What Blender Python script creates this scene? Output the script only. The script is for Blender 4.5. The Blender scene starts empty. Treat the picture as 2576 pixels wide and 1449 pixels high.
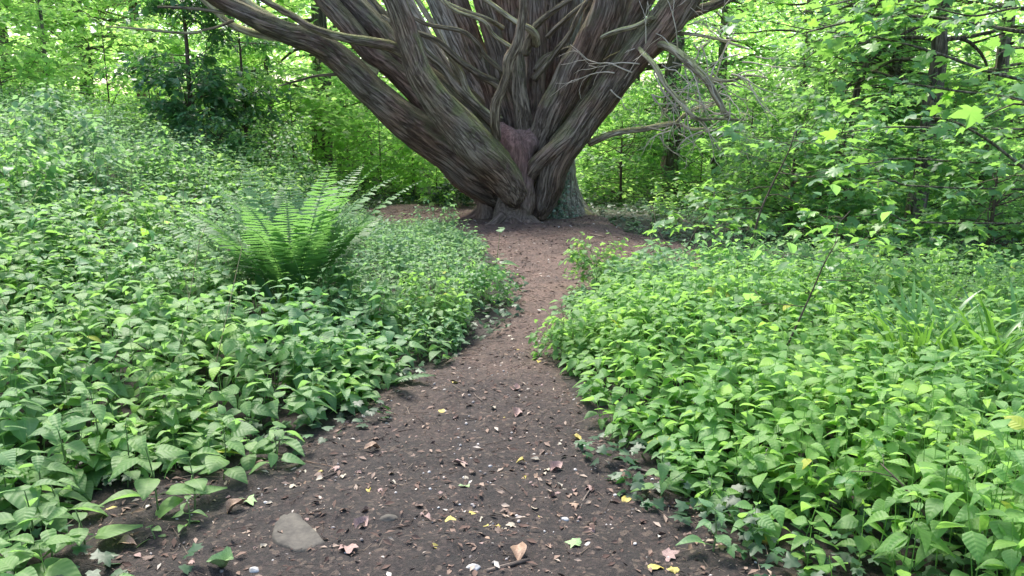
import bpy, math
import numpy as np
from mathutils import Vector
rad = math.radians
sc = bpy.context.scene
col = sc.collection

# ------------------------------------------------------------ camera
CAMZ, PITCH, FPX = 1.55, rad(12.0), 2022.0        # FPX: focal length in pixels of a 2576-wide picture
cam_d = bpy.data.cameras.new('camera'); cam = bpy.data.objects.new('camera', cam_d); col.objects.link(cam)
cam.location = (0, 0, CAMZ); cam.rotation_euler = (math.pi/2 - PITCH, 0, 0)
cam_d.sensor_width = 36.0; cam_d.lens = 36.0*FPX/2576.0
cam_d.clip_start = 0.05; cam_d.clip_end = 500
sc.camera = cam
# ------------------------------------------------------------ sky and sun
SUN_EL, SUN_ROT = rad(58), rad(-25)
w = bpy.data.worlds.new('World'); sc.world = w; w.use_nodes = True
wn = w.node_tree.nodes; wl = w.node_tree.links
bg = wn['Background']; sky = wn.new('ShaderNodeTexSky'); sky.sky_type = 'NISHITA'; sky.sun_disc = False
sky.sun_elevation = SUN_EL; sky.sun_rotation = SUN_ROT; sky.dust_density = 2.5; sky.air_density = 1.0; sky.ozone_density = 0.6
wl.new(sky.outputs[0], bg.inputs[0]); bg.inputs[1].default_value = 0.15
sd = bpy.data.lights.new('sun', 'SUN'); sd.energy = 2.2; sd.angle = rad(14); sd.color = (1.0, 0.95, 0.86)
sun = bpy.data.objects.new('sun', sd); col.objects.link(sun)
sdir = Vector((math.sin(SUN_ROT)*math.cos(SUN_EL), math.cos(SUN_ROT)*math.cos(SUN_EL), math.sin(SUN_EL)))
sun.rotation_euler = (-sdir).to_track_quat('-Z', 'Y').to_euler()
sun.location = (0, 0, 30)
sc.view_settings.view_transform = 'Standard'; sc.view_settings.look = 'None'
sc.view_settings.exposure = 1.6; sc.view_settings.gamma = 1.0
sc.cycles.max_bounces = 7; sc.cycles.transmission_bounces = 5; sc.cycles.diffuse_bounces = 4; sc.cycles.glossy_bounces = 2
sc.cycles.transparent_max_bounces = 4
sc.cycles.use_denoising = True

# ------------------------------------------------------------ numeric helpers
RS = np.random.RandomState
def at(px, py, Y):
    a = (px-1288.0)/FPX; b = -(py-724.5)/FPX
    d = np.array([a, math.cos(PITCH)+b*math.sin(PITCH), -math.sin(PITCH)+b*math.cos(PITCH)])
    t = Y/d[1]
    return np.array([0, 0, CAMZ]) + d*t, t
def _h(ix, iy, iz):
    n = (ix*374761393 + iy*668265263 + iz*2147483647 % 4294967296) & 0xffffffff
    n = ((n ^ (n >> 13))*1274126177) & 0xffffffff
    n = n ^ (n >> 16)
    return (n & 0xffff)/65535.0
def noise3(p):
    p = np.asarray(p, float); i = np.floor(p).astype(np.int64); f = p-i; f = f*f*(3-2*f)
    x, y, z = i[..., 0], i[..., 1], i[..., 2]; fx, fy, fz = f[..., 0], f[..., 1], f[..., 2]
    def L(a, b, t): return a+(b-a)*t
    z = z*7919
    return L(L(L(_h(x, y, z), _h(x+1, y, z), fx), L(_h(x, y+1, z), _h(x+1, y+1, z), fx), fy),
             L(L(_h(x, y, z+7919), _h(x+1, y, z+7919), fx), L(_h(x, y+1, z+7919), _h(x+1, y+1, z+7919), fx), fy), fz)*2-1
def fbm(p, o=3):
    s = 0; a = 1; p = np.asarray(p, float)
    for k in range(o): s = s+a*noise3(p*2.0**k+k*17.3); a *= .5
    return s
def sstep(a, b, x):
    t = np.clip((x-a)/(b-a), 0, 1); return t*t*(3-2*t)
def gz(x, y):
    x = np.asarray(x, float); y = np.asarray(y, float)
    z = 1.15*sstep(0.9, 8.5, -x)*sstep(1.5, 6.0, y+(-x)*.4) + .35*sstep(2.0, 7.0, -x)
    z = z - 0.03*np.exp(-((x-.2)**2+(y-12.6)**2)/5.0) - 0.25*sstep(2.5, 7, x) + 0.5*sstep(8, 18, x)
    z = z + 0.05*fbm(np.stack([x*.5, y*.5, x*0], -1), 2) + 0.35*sstep(16, 30, y)
    return z
def ground_pt(px, py):
    Y = 5.0
    for _ in range(40):
        p, t = at(px, py, Y); d = (p-np.array([0, 0, CAMZ]))/t
        g = float(gz(p[0], p[1])); t2 = (g-CAMZ)/min(d[2], -1e-3); Y = .5*Y+.5*min(t2*d[1], 40)
    p, t = at(px, py, Y); return p[0], p[1], float(gz(p[0], p[1])), t

# ------------------------------------------------------------ linking helpers
def mesh_from(name, V, F, mat=None, attrs=None, smooth=True):
    V = np.ascontiguousarray(V, np.float32); me = bpy.data.meshes.new(name)
    if isinstance(F, list): parts = [np.asarray(f) for f in F if len(f)]
    else: parts = [np.asarray(F)]
    loops = np.concatenate([f.reshape(-1) for f in parts]).astype(np.int32)
    lens = np.concatenate([np.full(len(f), f.shape[1]) for f in parts])
    starts = np.concatenate([[0], np.cumsum(lens)[:-1]]).astype(np.int32)
    me.vertices.add(len(V)); me.vertices.foreach_set('co', V.reshape(-1))
    me.loops.add(len(loops)); me.loops.foreach_set('vertex_index', loops)
    me.polygons.add(len(lens)); me.polygons.foreach_set('loop_start', starts)
    me.polygons.foreach_set('use_smooth', np.full(len(lens), smooth))
    if attrs:
        for k, (typ, a) in attrs.items():
            at_ = me.attributes.new(k, typ, 'POINT')
            at_.data.foreach_set('value' if typ == 'FLOAT' else 'vector', np.ascontiguousarray(a, np.float32).reshape(-1))
    me.update(); me.validate()
    if mat: me.materials.append(mat)
    return me
def put(name, me, parent=None, label=None, cat=None, group=None, kind=None, loc=None, rot=None, scale=None):
    o = bpy.data.objects.new(name, me); col.objects.link(o)
    if parent is not None: o.parent = parent
    if label: o['label'] = label
    if cat: o['category'] = cat
    if group: o['group'] = group
    if kind: o['kind'] = kind
    if loc is not None: o.location = loc
    if rot is not None: o.rotation_euler = rot
    if scale is not None: o.scale = scale if hasattr(scale, '__len__') else (scale,)*3
    return o

# ------------------------------------------------------------ materials
class NT:
    def __init__(s, name):
        s.m = bpy.data.materials.new(name); s.m.use_nodes = True; s.t = s.m.node_tree; s.t.nodes.clear()
        s.out = s.n('ShaderNodeOutputMaterial')
    def n(s, typ, **k):
        x = s.t.nodes.new(typ)
        for a, v in k.items(): setattr(x, a, v)
        return x
    def l(s, a, b): s.t.links.new(a, b)
    def attr(s, name): return s.n('ShaderNodeAttribute', attribute_name=name)
    def noise(s, vec, scale, detail=3, rough=.6, dist=0):
        x = s.n('ShaderNodeTexNoise'); x.inputs['Scale'].default_value = scale; x.inputs['Detail'].default_value = detail
        x.inputs['Roughness'].default_value = rough; x.inputs['Distortion'].default_value = dist
        if vec is not None: s.l(vec, x.inputs['Vector'])
        return x.outputs['Fac']
    def ramp(s, fac, stops):
        r = s.n('ShaderNodeValToRGB'); e = r.color_ramp.elements
        while len(e) < len(stops): e.new(.5)
        for i, (p, c) in enumerate(stops): e[i].position = p; e[i].color = (*c, 1) if len(c) == 3 else c
        s.l(fac, r.inputs[0]); return r.outputs[0]
    def mix(s, fac, a, b, typ='MIX'):
        m = s.n('ShaderNodeMix', data_type='RGBA', blend_type=typ)
        for i, v in ((0, fac), (6, a), (7, b)):
            if hasattr(v, 'is_linked'): s.l(v, m.inputs[i])
            elif isinstance(v, (int, float)): m.inputs[i].default_value = v
            else: m.inputs[i].default_value = (*v, 1)
        return m.outputs[2]
    def math(s, op, a, b=None, c=None):
        m = s.n('ShaderNodeMath', operation=op)
        for i, v in enumerate((a, b, c)):
            if v is None: continue
            if hasattr(v, 'is_linked'): s.l(v, m.inputs[i])
            else: m.inputs[i].default_value = v
        return m.outputs[0]
    def bump(s, h, strength, dist=.01):
        b = s.n('ShaderNodeBump'); b.inputs['Strength'].default_value = strength; b.inputs['Distance'].default_value = dist
        s.l(h, b.inputs['Height']); return b.outputs[0]

def leaf_mat(name, stops, trans=.4, tcol=(.25, .5, .05), rough=.45, spec=.5, vein=0.0, patch=None):
    """stops: base colours over the per-leaf random value; translucent light tinted by the leaf colour"""
    t = NT(name); r = t.attr('rnd').outputs['Fac']
    c = t.ramp(r, stops)
    if patch:                                   # plants of one clump share a tone
        g = t.n('ShaderNodeNewGeometry'); nz = t.noise(g.outputs['Position'], patch[0], 2)
        c = t.mix(t.ramp(nz, [(.38, (0, 0, 0)), (.62, (1, 1, 1))]), c, t.mix(1.0, c, patch[1], 'MULTIPLY'))
    p = t.n('ShaderNodeBsdfPrincipled'); p.inputs['Roughness'].default_value = rough
    p.inputs['Specular IOR Level'].default_value = spec
    if vein > 0:
        uv = t.attr('luv').outputs['Vector']; sp = t.n('ShaderNodeSeparateXYZ'); t.l(uv, sp.inputs[0])
        ax = t.math('ABSOLUTE', sp.outputs[0])
        ph = t.math('SUBTRACT', t.math('MULTIPLY', sp.outputs[1], 42.0), t.math('MULTIPLY', ax, 26.0))
        s_ = t.math('SINE', ph)
        mid = t.math('LESS_THAN', ax, .025)
        v = t.math('MAXIMUM', t.math('MULTIPLY', t.math('POWER', t.math('MAXIMUM', s_, 0), 8.0), .6), mid)
        c = t.mix(t.math('MULTIPLY', v, vein), c, (.30, .42, .16))
        t.l(t.bump(s_, .22, .003), p.inputs['Normal'])
    t.l(c, p.inputs['Base Color'])
    tr = t.n('ShaderNodeBsdfTranslucent'); t.l(t.mix(1.0, t.mix(.5, c, tcol), (1.6, 1.6, 1.3), 'MULTIPLY'), tr.inputs[0])
    mx = t.n('ShaderNodeMixShader'); mx.inputs[0].default_value = trans
    t.l(p.outputs[0], mx.inputs[1]); t.l(tr.outputs[0], mx.inputs[2]); t.l(mx.outputs[0], t.out.inputs[0])
    return t.m
def bark_mat(name, dark, light, moss=(.16, .165, .07), moss_amt=.5, red=None, fiber=1.0, use_attr=True, foot=False):
    t = NT(name); g = t.n('ShaderNodeNewGeometry')
    if use_attr: bv = t.attr('bark').outputs['Vector']
    else:
        mp = t.n('ShaderNodeMapping'); mp.inputs['Scale'].default_value = (1, 1, .15); t.l(g.outputs['Position'], mp.inputs[0]); bv = mp.outputs[0]
    n1 = t.noise(bv, 34*fiber, 6, .7, .3); n2 = t.noise(bv, 95*fiber, 3, .6); n3 = t.noise(g.outputs['Position'], 1.6, 4)
    c = t.ramp(n1, [(.32, tuple(v*.6 for v in dark)), (.46, dark), (.62, light)])
    ck = t.math('ABSOLUTE', t.math('SUBTRACT', t.noise(bv, 17*fiber, 4, .6, .25), .5))       # dark furrows between the strips of bark
    ck = t.ramp(ck, [(0, (0, 0, 0)), (.05, (1, 1, 1))]) if moss_amt > 0 else None
    if ck is not None: c = t.mix(ck, t.mix(1.0, c, (.62, .58, .55), 'MULTIPLY'), c)
    if foot:                                  # plain brown bark on the stump, dusty red above it
        sf = t.n('ShaderNodeSeparateXYZ'); t.l(g.outputs['Position'], sf.inputs[0])
        kf = t.ramp(t.math('ADD', sf.outputs[2], t.math('MULTIPLY', n3, .5)), [(.62, (1, 1, 1)), (.92, (0, 0, 0))])
        c = t.mix(kf, c, t.ramp(n1, [(.32, (.06, .042, .032)), (.46, (.125, .092, .070)), (.62, (.24, .18, .14))]))
    c = t.mix(t.math('MULTIPLY', n2, .5), c, t.mix(1.0, c, (1.5, 1.45, 1.4), 'MULTIPLY'))
    if red: c = t.mix(t.ramp(n3, [(.42, (0, 0, 0)), (.6, (1, 1, 1))]), c, t.mix(1.0, c, red, 'MULTIPLY'))
    if moss_amt > 0:
        sx = t.n('ShaderNodeSeparateXYZ'); t.l(g.outputs['Normal'], sx.inputs[0])
        nz = t.noise(g.outputs['Position'], 3.5, 5, .7)
        m = t.math('ADD', t.math('MULTIPLY', sx.outputs[2], .55), t.math('MULTIPLY', nz, 1.1))
        m = t.ramp(m, [(.58, (0, 0, 0)), (.86, (1, 1, 1))])
        m = t.math('MULTIPLY', m, moss_amt)
        c = t.mix(m, c, t.ramp(t.noise(g.outputs['Position'], 60, 3), [(.3, tuple(v*.6 for v in moss)), (.7, tuple(v*1.4 for v in moss))]))
    p = t.n('ShaderNodeBsdfPrincipled'); t.l(c, p.inputs['Base Color']); p.inputs['Roughness'].default_value = .85
    p.inputs['Specular IOR Level'].default_value = .25
    h = t.math('ADD', t.math('MULTIPLY', n1, .7), t.math('MULTIPLY', n2, .3))
    if ck is not None: h = t.math('ADD', h, t.math('MULTIPLY', ck, .8))
    t.l(t.bump(h, 1.0, .035), p.inputs['Normal']); t.l(p.outputs[0], t.out.inputs[0])
    return t.m
def plain(name, c1, c2, scale=20, rough=.8, bump=.3, trans=0):
    t = NT(name); tc = t.n('ShaderNodeTexCoord'); n = t.noise(tc.outputs['Object'], scale, 4)
    c = t.ramp(n, [(.35, c1), (.65, c2)])
    p = t.n('ShaderNodeBsdfPrincipled'); t.l(c, p.inputs['Base Color']); p.inputs['Roughness'].default_value = rough
    if bump: t.l(t.bump(n, bump, .01), p.inputs['Normal'])
    t.l(p.outputs[0], t.out.inputs[0]); return t.m
def soil_mat(name, far):
    t = NT(name); g = t.n('ShaderNodeNewGeometry'); P = g.outputs['Position']
    sy = t.n('ShaderNodeSeparateXYZ'); t.l(P, sy.inputs[0])
    n1 = t.noise(P, 1.3, 3); n2 = t.noise(P, 45, 5, .75); n3 = t.noise(P, 160, 3, .7)
    dark = t.ramp(n2, [(.3, (.006, .0045, .004)), (.5, (.023, .0165, .013)), (.66, (.066, .046, .038))])
    red = t.ramp(n2, [(.3, (.045, .026, .022)), (.5, (.118, .076, .058)), (.7, (.22, .145, .115))])
    k = t.math('ADD', sy.outputs[1], t.math('MULTIPLY', n1, 3.0))
    c = t.mix(t.ramp(t.math('DIVIDE', k, 12.0), [(.42, (0, 0, 0)), (.72, (1, 1, 1))]), dark, red)
    c = t.mix(1.0, c, t.ramp(t.noise(P, 3.2, 4, .7), [(.3, (.55, .56, .58)), (.7, (1.35, 1.3, 1.25))]), 'MULTIPLY')       # damp and dry patches
    v = t.n('ShaderNodeTexVoronoi'); v.inputs['Scale'].default_value = 55; v.inputs['Randomness'].default_value = 1; t.l(P, v.inputs['Vector'])
    chip = t.ramp(v.outputs['Color'], [(.80, (0, 0, 0)), (.84, (1, 1, 1))])
    c = t.mix(t.math('MULTIPLY', chip, .45), c, t.ramp(n3, [(.3, (.09, .06, .045)), (.7, (.24, .18, .13))]))
    if far:                                   # mossy green patches only out in the wood
        fg = t.ramp(t.math('DIVIDE', sy.outputs[1], 40.0), [(.25, (0, 0, 0)), (.45, (1, 1, 1))])
        gm = t.math('MULTIPLY', fg, t.ramp(t.noise(P, 2.2, 5), [(.3, (.3, .3, .3)), (.6, (1, 1, 1))]))
        c = t.mix(gm, dark, (.05, .10, .02))
    p = t.n('ShaderNodeBsdfPrincipled'); t.l(c, p.inputs['Base Color']); p.inputs['Roughness'].default_value = .8
    h = t.math('ADD', t.math('MULTIPLY', n2, .6), t.math('MULTIPLY', n3, .4))
    t.l(t.bump(h, 1.0, .022), p.inputs['Normal']); t.l(p.outputs[0], t.out.inputs[0]); return t.m

M = {}
M['soil'] = soil_mat('forest_floor', True); M['path'] = soil_mat('trodden_soil', False)
M['bark'] = bark_mat('cypress_bark', (.145, .113, .090), (.285, .23, .187), moss_amt=.65, red=(1.08, .86, .78))
M['bark_trunk'] = bark_mat('cypress_trunk_bark', (.15, .102, .086), (.27, .19, .16), moss_amt=0, red=(1.05, .87, .85), foot=True)
M['bark_pale'] = bark_mat('cypress_pale_bark', (.30, .27, .225), (.56, .51, .44), moss_amt=.2)
M['bark_moss'] = bark_mat('mossy_cypress_bark', (.165, .125, .095), (.35, .28, .215), moss=(.23, .24, .09), moss_amt=.9, red=(1.05, .9, .85))
M['bark_twig'] = bark_mat('mossy_dead_wood', (.36, .30, .21), (.60, .53, .39), moss=(.46, .46, .18), moss_amt=.8)
M['dry_twig'] = bark_mat('dry_twig', (.50, .43, .33), (.70, .62, .50), moss_amt=0)
M['bark_snag'] = bark_mat('weathered_snag', (.21, .16, .115), (.40, .32, .235), moss_amt=.3)
M['bark_branch'] = bark_mat('smooth_branch_bark', (.17, .135, .10), (.34, .275, .205), moss_amt=.55)
M['bark_bg'] = bark_mat('woodland_bark', (.10, .086, .068), (.22, .19, .15), moss_amt=.5, use_attr=False, fiber=.6)
M['bark_pink'] = bark_mat('pale_woodland_bark', (.17, .11, .075), (.34, .23, .16), moss_amt=.2, use_attr=False, fiber=.6)
# ------------------------------------------------------------ tubes (limbs, stems, trunks)
def spline(P, n_per=8):
    P = np.asarray(P, float); Q = np.vstack([2*P[0]-P[1], P, 2*P[-1]-P[-2]]); out = []
    for i in range(1, len(Q)-2):
        t = np.linspace(0, 1, n_per, endpoint=False)[:, None]
        a, b, c, d = Q[i-1], Q[i], Q[i+1], Q[i+2]
        out.append(.5*((2*b)+(-a+c)*t+(2*a-5*b+4*c-d)*t*t+(-a+3*b-3*c+d)*t**3))
    out.append(P[-1][None]); return np.vstack(out)
def resample(P, step):
    d = np.r_[0, np.cumsum(np.linalg.norm(np.diff(P[:, :3], axis=0), axis=1))]
    n = max(3, int(d[-1]/step)+1); s = np.linspace(0, d[-1], n)
    return np.stack([np.interp(s, d, P[:, k]) for k in range(P.shape[1])], 1), s
def tube(P, seg=10, step=.05, seed=0, ridge=0.0, lobes=0.0, wob=0.0, twist=0.0, raw=False):
    """P: rows x,y,z,r. Returns verts, quads, bark coordinates"""
    Q = np.asarray(P, float) if raw else spline(P)
    Q, s = resample(Q, step); C = Q[:, :3].copy(); R = np.maximum(Q[:, 3], .0015)
    if wob and R.max() < .09: C += wob*R[:, None]*np.stack([fbm(np.stack([s*2.2+k*31+seed, s*0, s*0+seed*.7], -1), 3) for k in range(3)], 1)
    T = np.gradient(C, axis=0)
    if R.max() > .06:                         # keep rings from folding over one another in thick limbs
        for _ in range(10): T[1:-1] = (T[:-2]+2*T[1:-1]+T[2:])/4
    T /= np.linalg.norm(T, axis=1)[:, None]+1e-9
    if wob and R.max() >= .09: C += wob*R[:, None]*np.stack([fbm(np.stack([s*1.6+k*31+seed, s*0, s*0+seed*.7], -1), 2) for k in range(3)], 1)
    u = np.cross(T[0], [0.3, 1, .1]); u /= np.linalg.norm(u); U = []
    for k in range(len(T)):
        u = u-T[k]*np.dot(u, T[k]); u /= np.linalg.norm(u)+1e-9; U.append(u)
    U = np.array(U); W = np.cross(T, U)
    th = np.linspace(0, 2*math.pi, seg, endpoint=False)
    TH = th[None]+twist*s[:, None]; ct, st = np.cos(th)[None], np.sin(th)[None]
    B = np.stack([np.cos(TH)*R[:, None], np.sin(TH)*R[:, None], np.repeat(s[:, None]*.095, seg, 1)], -1)+seed*3.7
    rr = np.repeat(R[:, None], seg, 1)
    if lobes:
        q = np.stack([np.cos(TH)*1.3, np.sin(TH)*1.3, np.repeat(s[:, None]*.9, seg, 1)], -1)+seed*5.1
        rr = rr*(1+lobes*fbm(q, 3))
    if ridge:
        a = np.stack([np.cos(TH)*R[:, None]*25, np.sin(TH)*R[:, None]*25, np.repeat(s[:, None]*.8, seg, 1)], -1)+seed*2.3
        n = noise3(a); n2 = noise3(a*2.3+9)
        rr = rr+ridge*((1-np.abs(n)*2)*.7+(1-np.abs(n2)*2)*.4-.3)
    V = C[:, None]+U[:, None]*(ct*rr)[..., None]+W[:, None]*(st*rr)[..., None]
    n = len(C); V = V.reshape(-1, 3); B = B.reshape(-1, 3)
    i = np.arange(n-1)[:, None]*seg; j = np.arange(seg)[None]; j2 = (j+1) % seg
    F = np.stack([i+j, i+j2, i+seg+j2, i+seg+j], -1).reshape(-1, 4)
    V = np.vstack([V, C[:1], C[-1:]]); B = np.vstack([B, B[:1], B[-1:]])
    jj = np.arange(seg); k2 = (jj+1) % seg
    F3 = np.vstack([np.stack([k2, jj, np.full(seg, n*seg)], 1), np.stack([(n-1)*seg+jj, (n-1)*seg+k2, np.full(seg, n*seg+1)], 1)])
    return V, F, F3, B
def join(parts):
    Vs, F4, F3, Bs, o = [], [], [], [], 0
    for V, a, b, B in parts:
        Vs.append(V); F4.append(a+o); F3.append(b+o); Bs.append(B); o += len(V)
    return np.vstack(Vs), np.vstack(F4), np.vstack(F3), np.vstack(Bs)
def tube_obj(name, parts, mat, parent=None, **kw):
    V, a, b, B = join(parts)
    off = kw.pop('origin', None)
    if off is not None: V = V-np.asarray(off)
    me = mesh_from(name, V, [a, b], mat, {'bark': ('FLOAT_VECTOR', B)})
    return put(name, me, parent, **kw)
def traced(rows, ext=0, bend=0.0):
    """rows px,py,width_px,Y in the 2576-wide photograph -> x,y,z,r in metres; ext carries the limb on out of the frame"""
    out = []
    for px, py, wd, Y in rows:
        p, t = at(px, py, Y); out.append([*p, wd*.5*t/FPX])
    out = np.array(out)
    if ext:
        d = out[-1, :3]-out[-2, :3]; d /= np.linalg.norm(d); r = out[-1, 3]; p = out[-1, :3].copy(); k = 4
        ex = []
        for i in range(k):
            d = d+np.array([0, 0, bend+.12]); d /= np.linalg.norm(d); p = p+d*ext/k; r *= .78
            ex.append([*p, r])
        out = np.vstack([out, ex])
    return out

# ------------------------------------------------------------ leaf templates: local y along the leaf, x across, z up
def tpl_ovate(rows=6, wid=.34, droop=.22, fold=.10, wav=0.0, peak=.38, half=1):
    ys = np.linspace(0, 1, rows+1); V = []; U = []
    ww = wid*np.clip(np.sin(np.pi*ys**(math.log(.5)/math.log(peak)))**.95, 0.0, 1); ww[0] = .015; ww[-1] = .004
    cols = np.linspace(-1, 1, 2*half+1)
    for k, y in enumerate(ys):
        z = -droop*y*y
        for c in cols:
            V.append([c*ww[k], y, z+fold*abs(c)*ww[k]/wid-(.06*c*c if half > 1 else 0)+wav*math.sin(9*y)*abs(c)]); U.append([c*ww[k], y, 0])
    nc = len(cols); F = []
    for k in range(rows):
        for c in range(nc-1): a = k*nc+c; F.append([a, a+1, a+nc+1, a+nc])
    return np.array(V), np.array(F), np.array(U)
def tpl_lobed(kind='sycamore', droop=.15):
    if kind == 'sycamore':
        half = [(0, .02), (.16, -.10), (.34, -.02), (.46, .10), (.36, .20), (.52, .34), (.60, .56), (.40, .52), (.24, .50), (.22, .66), (.12, .84), (0, 1.02)]
    elif kind == 'ivy':
        half = [(0, .05), (.22, -.04), (.44, .12), (.30, .30), (.42, .54), (.20, .56), (.10, .82), (0, .98)]
    pts = half+[(-x, y) for x, y in half[-2:0:-1]]
    V = [[0, .34, .02]]; U = [[0, .34, 0]]
    for k, (x, y) in enumerate(pts):
        V.append([x, y, -droop*((x*1.2)**2+(y-.3)**2)+(.03 if k % 2 else -.02)]); U.append([x, y, 0])
    n = len(pts); F = [[0, 1+k, 1+(k+1) % n] for k in range(n)]
    return np.array(V), np.array(F), np.array(U)
T_NEAR = [tpl_ovate(7, w_, d, f, half=2, peak=p_) for w_, d, f, p_ in ((.31, .15, .12, .36), (.36, .30, .08, .32), (.27, .42, .16, .38), (.40, .22, .05, .30), (.23, .30, .20, .42), (.33, .60, .10, .34))]
T_MID = [tpl_ovate(3, .36, d, .10) for d in (.12, .35)]
T_FAR = [tpl_ovate(2, .38, .15, .05, peak=.5)]
T_SLIM = [tpl_ovate(3, .20, d, .08) for d in (.1, .35)]
T_SYC = [tpl_lobed('sycamore', d) for d in (.12, .35)]
T_IVY = [tpl_lobed('ivy', d) for d in (.10, .30)]
def rotm(yaw, pitch, roll):
    """leaf axis heading yaw (0 = +Y, anticlockwise), tip raised by pitch, rolled about its own axis"""
    cy, sy, cp, sp, cr, sr = np.cos(yaw), np.sin(yaw), np.cos(pitch), np.sin(pitch), np.cos(roll), np.sin(roll)
    z = np.zeros_like(cy); o = z+1
    Rz = np.stack([np.stack([cy, -sy, z], -1), np.stack([sy, cy, z], -1), np.stack([z, z, o], -1)], -2)
    Rx = np.stack([np.stack([o, z, z], -1), np.stack([z, cp, -sp], -1), np.stack([z, sp, cp], -1)], -2)
    Ry = np.stack([np.stack([cr, z, sr], -1), np.stack([z, o, z], -1), np.stack([-sr, z, cr], -1)], -2)
    return Rz @ Rx @ Ry
class Leaves:
    def __init__(s): s.V, s.F3, s.F4, s.R, s.U, s.n = [], [], [], [], [], 0
    def add(s, tpls, pos, yaw, pitch, roll, size, rnd, rs, wide=None):
        pos = np.asarray(pos, float); N = len(pos)
        if N == 0: return
        pick = rs.randint(0, len(tpls), N)
        for k, (TV, TF, TU) in enumerate(tpls):
            m = pick == k; n = int(m.sum())
            if not n: continue
            Mx = rotm(yaw[m], pitch[m], roll[m])*size[m][:, None, None]
            tv = TV[None]
            if wide is not None: tv = tv*np.stack([wide[m], np.ones(n), np.ones(n)], -1)[:, None]
            V = np.einsum('nij,nvj->nvi', Mx, np.broadcast_to(tv, (n, len(TV), 3)))+pos[m][:, None]
            s.V.append(V.reshape(-1, 3).astype(np.float32))
            F = (TF[None]+(np.arange(n)*len(TV))[:, None, None]+s.n).reshape(-1, TF.shape[1])
            (s.F4 if TF.shape[1] == 4 else s.F3).append(F)
            s.R.append(np.repeat(rnd[m], len(TV)).astype(np.float32)); s.U.append(np.tile(TU, (n, 1)).astype(np.float32)); s.n += n*len(TV)
    def strips(s, A, B, w):
        """thin stalks: two crossed triangles' worth of ribbon from A to B"""
        n = len(A)
        if n == 0: return
        d = B-A; side = np.cross(d, np.array([.3, 1, .2])); side /= np.linalg.norm(side, axis=1)[:, None]+1e-9
        up = np.cross(side, d); up /= np.linalg.norm(up, axis=1)[:, None]+1e-9
        w = np.broadcast_to(np.asarray(w, float), (n,))[:, None]
        V = np.stack([A+side*w, A-side*w*.6+up*w*.8, A-side*w*.6-up*w*.8, B+side*w*.6, B-side*w*.4+up*w*.5, B-side*w*.4-up*w*.5], 1)
        o = (np.arange(n)*6)[:, None, None]+s.n
        F = (np.array([[0, 1, 4, 3], [1, 2, 5, 4], [2, 0, 3, 5]])[None]+o).reshape(-1, 4)
        s.V.append(V.reshape(-1, 3).astype(np.float32)); s.F4.append(F)
        s.R.append(np.full(n*6, .5, np.float32)); s.U.append(np.zeros((n*6, 3), np.float32)); s.n += n*6
    def mesh(s, name, mat, origin=None):
        V = np.vstack(s.V)
        if origin is not None: V = V-np.asarray(origin, np.float32)
        F = [np.vstack(f) for f in (s.F3, s.F4) if f]
        return mesh_from(name, V, F, mat, {'rnd': ('FLOAT', np.concatenate(s.R)), 'luv': ('FLOAT_VECTOR', np.vstack(s.U))})
def tris(s): return sum(len(f) for f in s.F3)+2*sum(len(f) for f in s.F4)

# ------------------------------------------------------------ ground sheet and path
def axis(a, b, fine_a, fine_b, s1, s2):
    x = [fine_a]
    while x[-1] < fine_b: x.append(x[-1]+s1)
    st = s1
    while x[-1] < b: st = min(st*1.25, s2); x.append(x[-1]+st)
    y = [fine_a]; st = s1
    while y[-1] > a: st = min(st*1.25, s2); y.append(y[-1]-st)
    return np.array(y[:0:-1]+x)
gx = axis(-150, 150, -9, 9, .10, 8); gy = axis(-40, 260, 1.5, 18, .10, 8)
X, Yy = np.meshgrid(gx, gy); far = sstep(25, 60, np.hypot(X, Yy))
V = np.stack([X, Yy, gz(X, Yy)*(1-far)+.3*far], -1).reshape(-1, 3); nx = len(gx)
i = np.arange(len(gy)-1)[:, None]*nx; j = np.arange(nx-1)[None]
F = np.stack([i+j, i+j+1, i+nx+j+1, i+nx+j], -1).reshape(-1, 4)
put('ground', mesh_from('ground', V, F, M['soil']), kind='structure', label='dark leafy forest floor under the undergrowth', cat='ground')
# bare trodden soil: outline measured on the ground (metres)
PATH_PX = [(470, 1449), (330, 1425), (230, 1385), (230, 1300), (400, 1235), (600, 1200), (760, 1150), (925, 1055), (1000, 985), (1165, 905), (1245, 860), (1310, 805), (1315, 730), (1250, 640), (1215, 600),
           (1100, 590), (960, 572), (930, 530), (1010, 517), (1130, 515), (1240, 500), (1400, 500), (1460, 530), (1560, 583), (1700, 615), (1800, 650), (1760, 680), (1560, 668), (1480, 690), (1440, 740), (1395, 800),
           (1372, 870), (1400, 960), (1440, 1030), (1530, 1130), (1640, 1230), (1760, 1330), (1900, 1449)]
PATH = np.array([ground_pt(*p)[:2] for p in PATH_PX])
PATH = np.vstack([PATH[:-1], PATH[-1:], [[1.5, 1.2], [-1.7, 1.2], [-2.6, 1.9]]]) if False else PATH
PATH = np.vstack([PATH, [[.9, 1.0], [-1.2, 1.0]]])
def sdf(x, y):
    """signed distance to the path outline, negative inside"""
    x = np.asarray(x, float); y = np.asarray(y, float); d = np.full(x.shape, 1e9); ins = np.zeros(x.shape, bool)
    n = len(PATH)
    for k in range(n):
        ax, ay = PATH[k]; bx, by = PATH[(k+1) % n]; ex, ey = bx-ax, by-ay
        t = np.clip(((x-ax)*ex+(y-ay)*ey)/(ex*ex+ey*ey+1e-12), 0, 1)
        d = np.minimum(d, np.hypot(x-ax-t*ex, y-ay-t*ey))
        c = ((ay > y) != (by > y)); xx = (bx-ax)*(y-ay)/(by-ay+1e-12)+ax
        ins ^= (c & (x < xx))
    return np.where(ins, -d, d)
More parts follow.
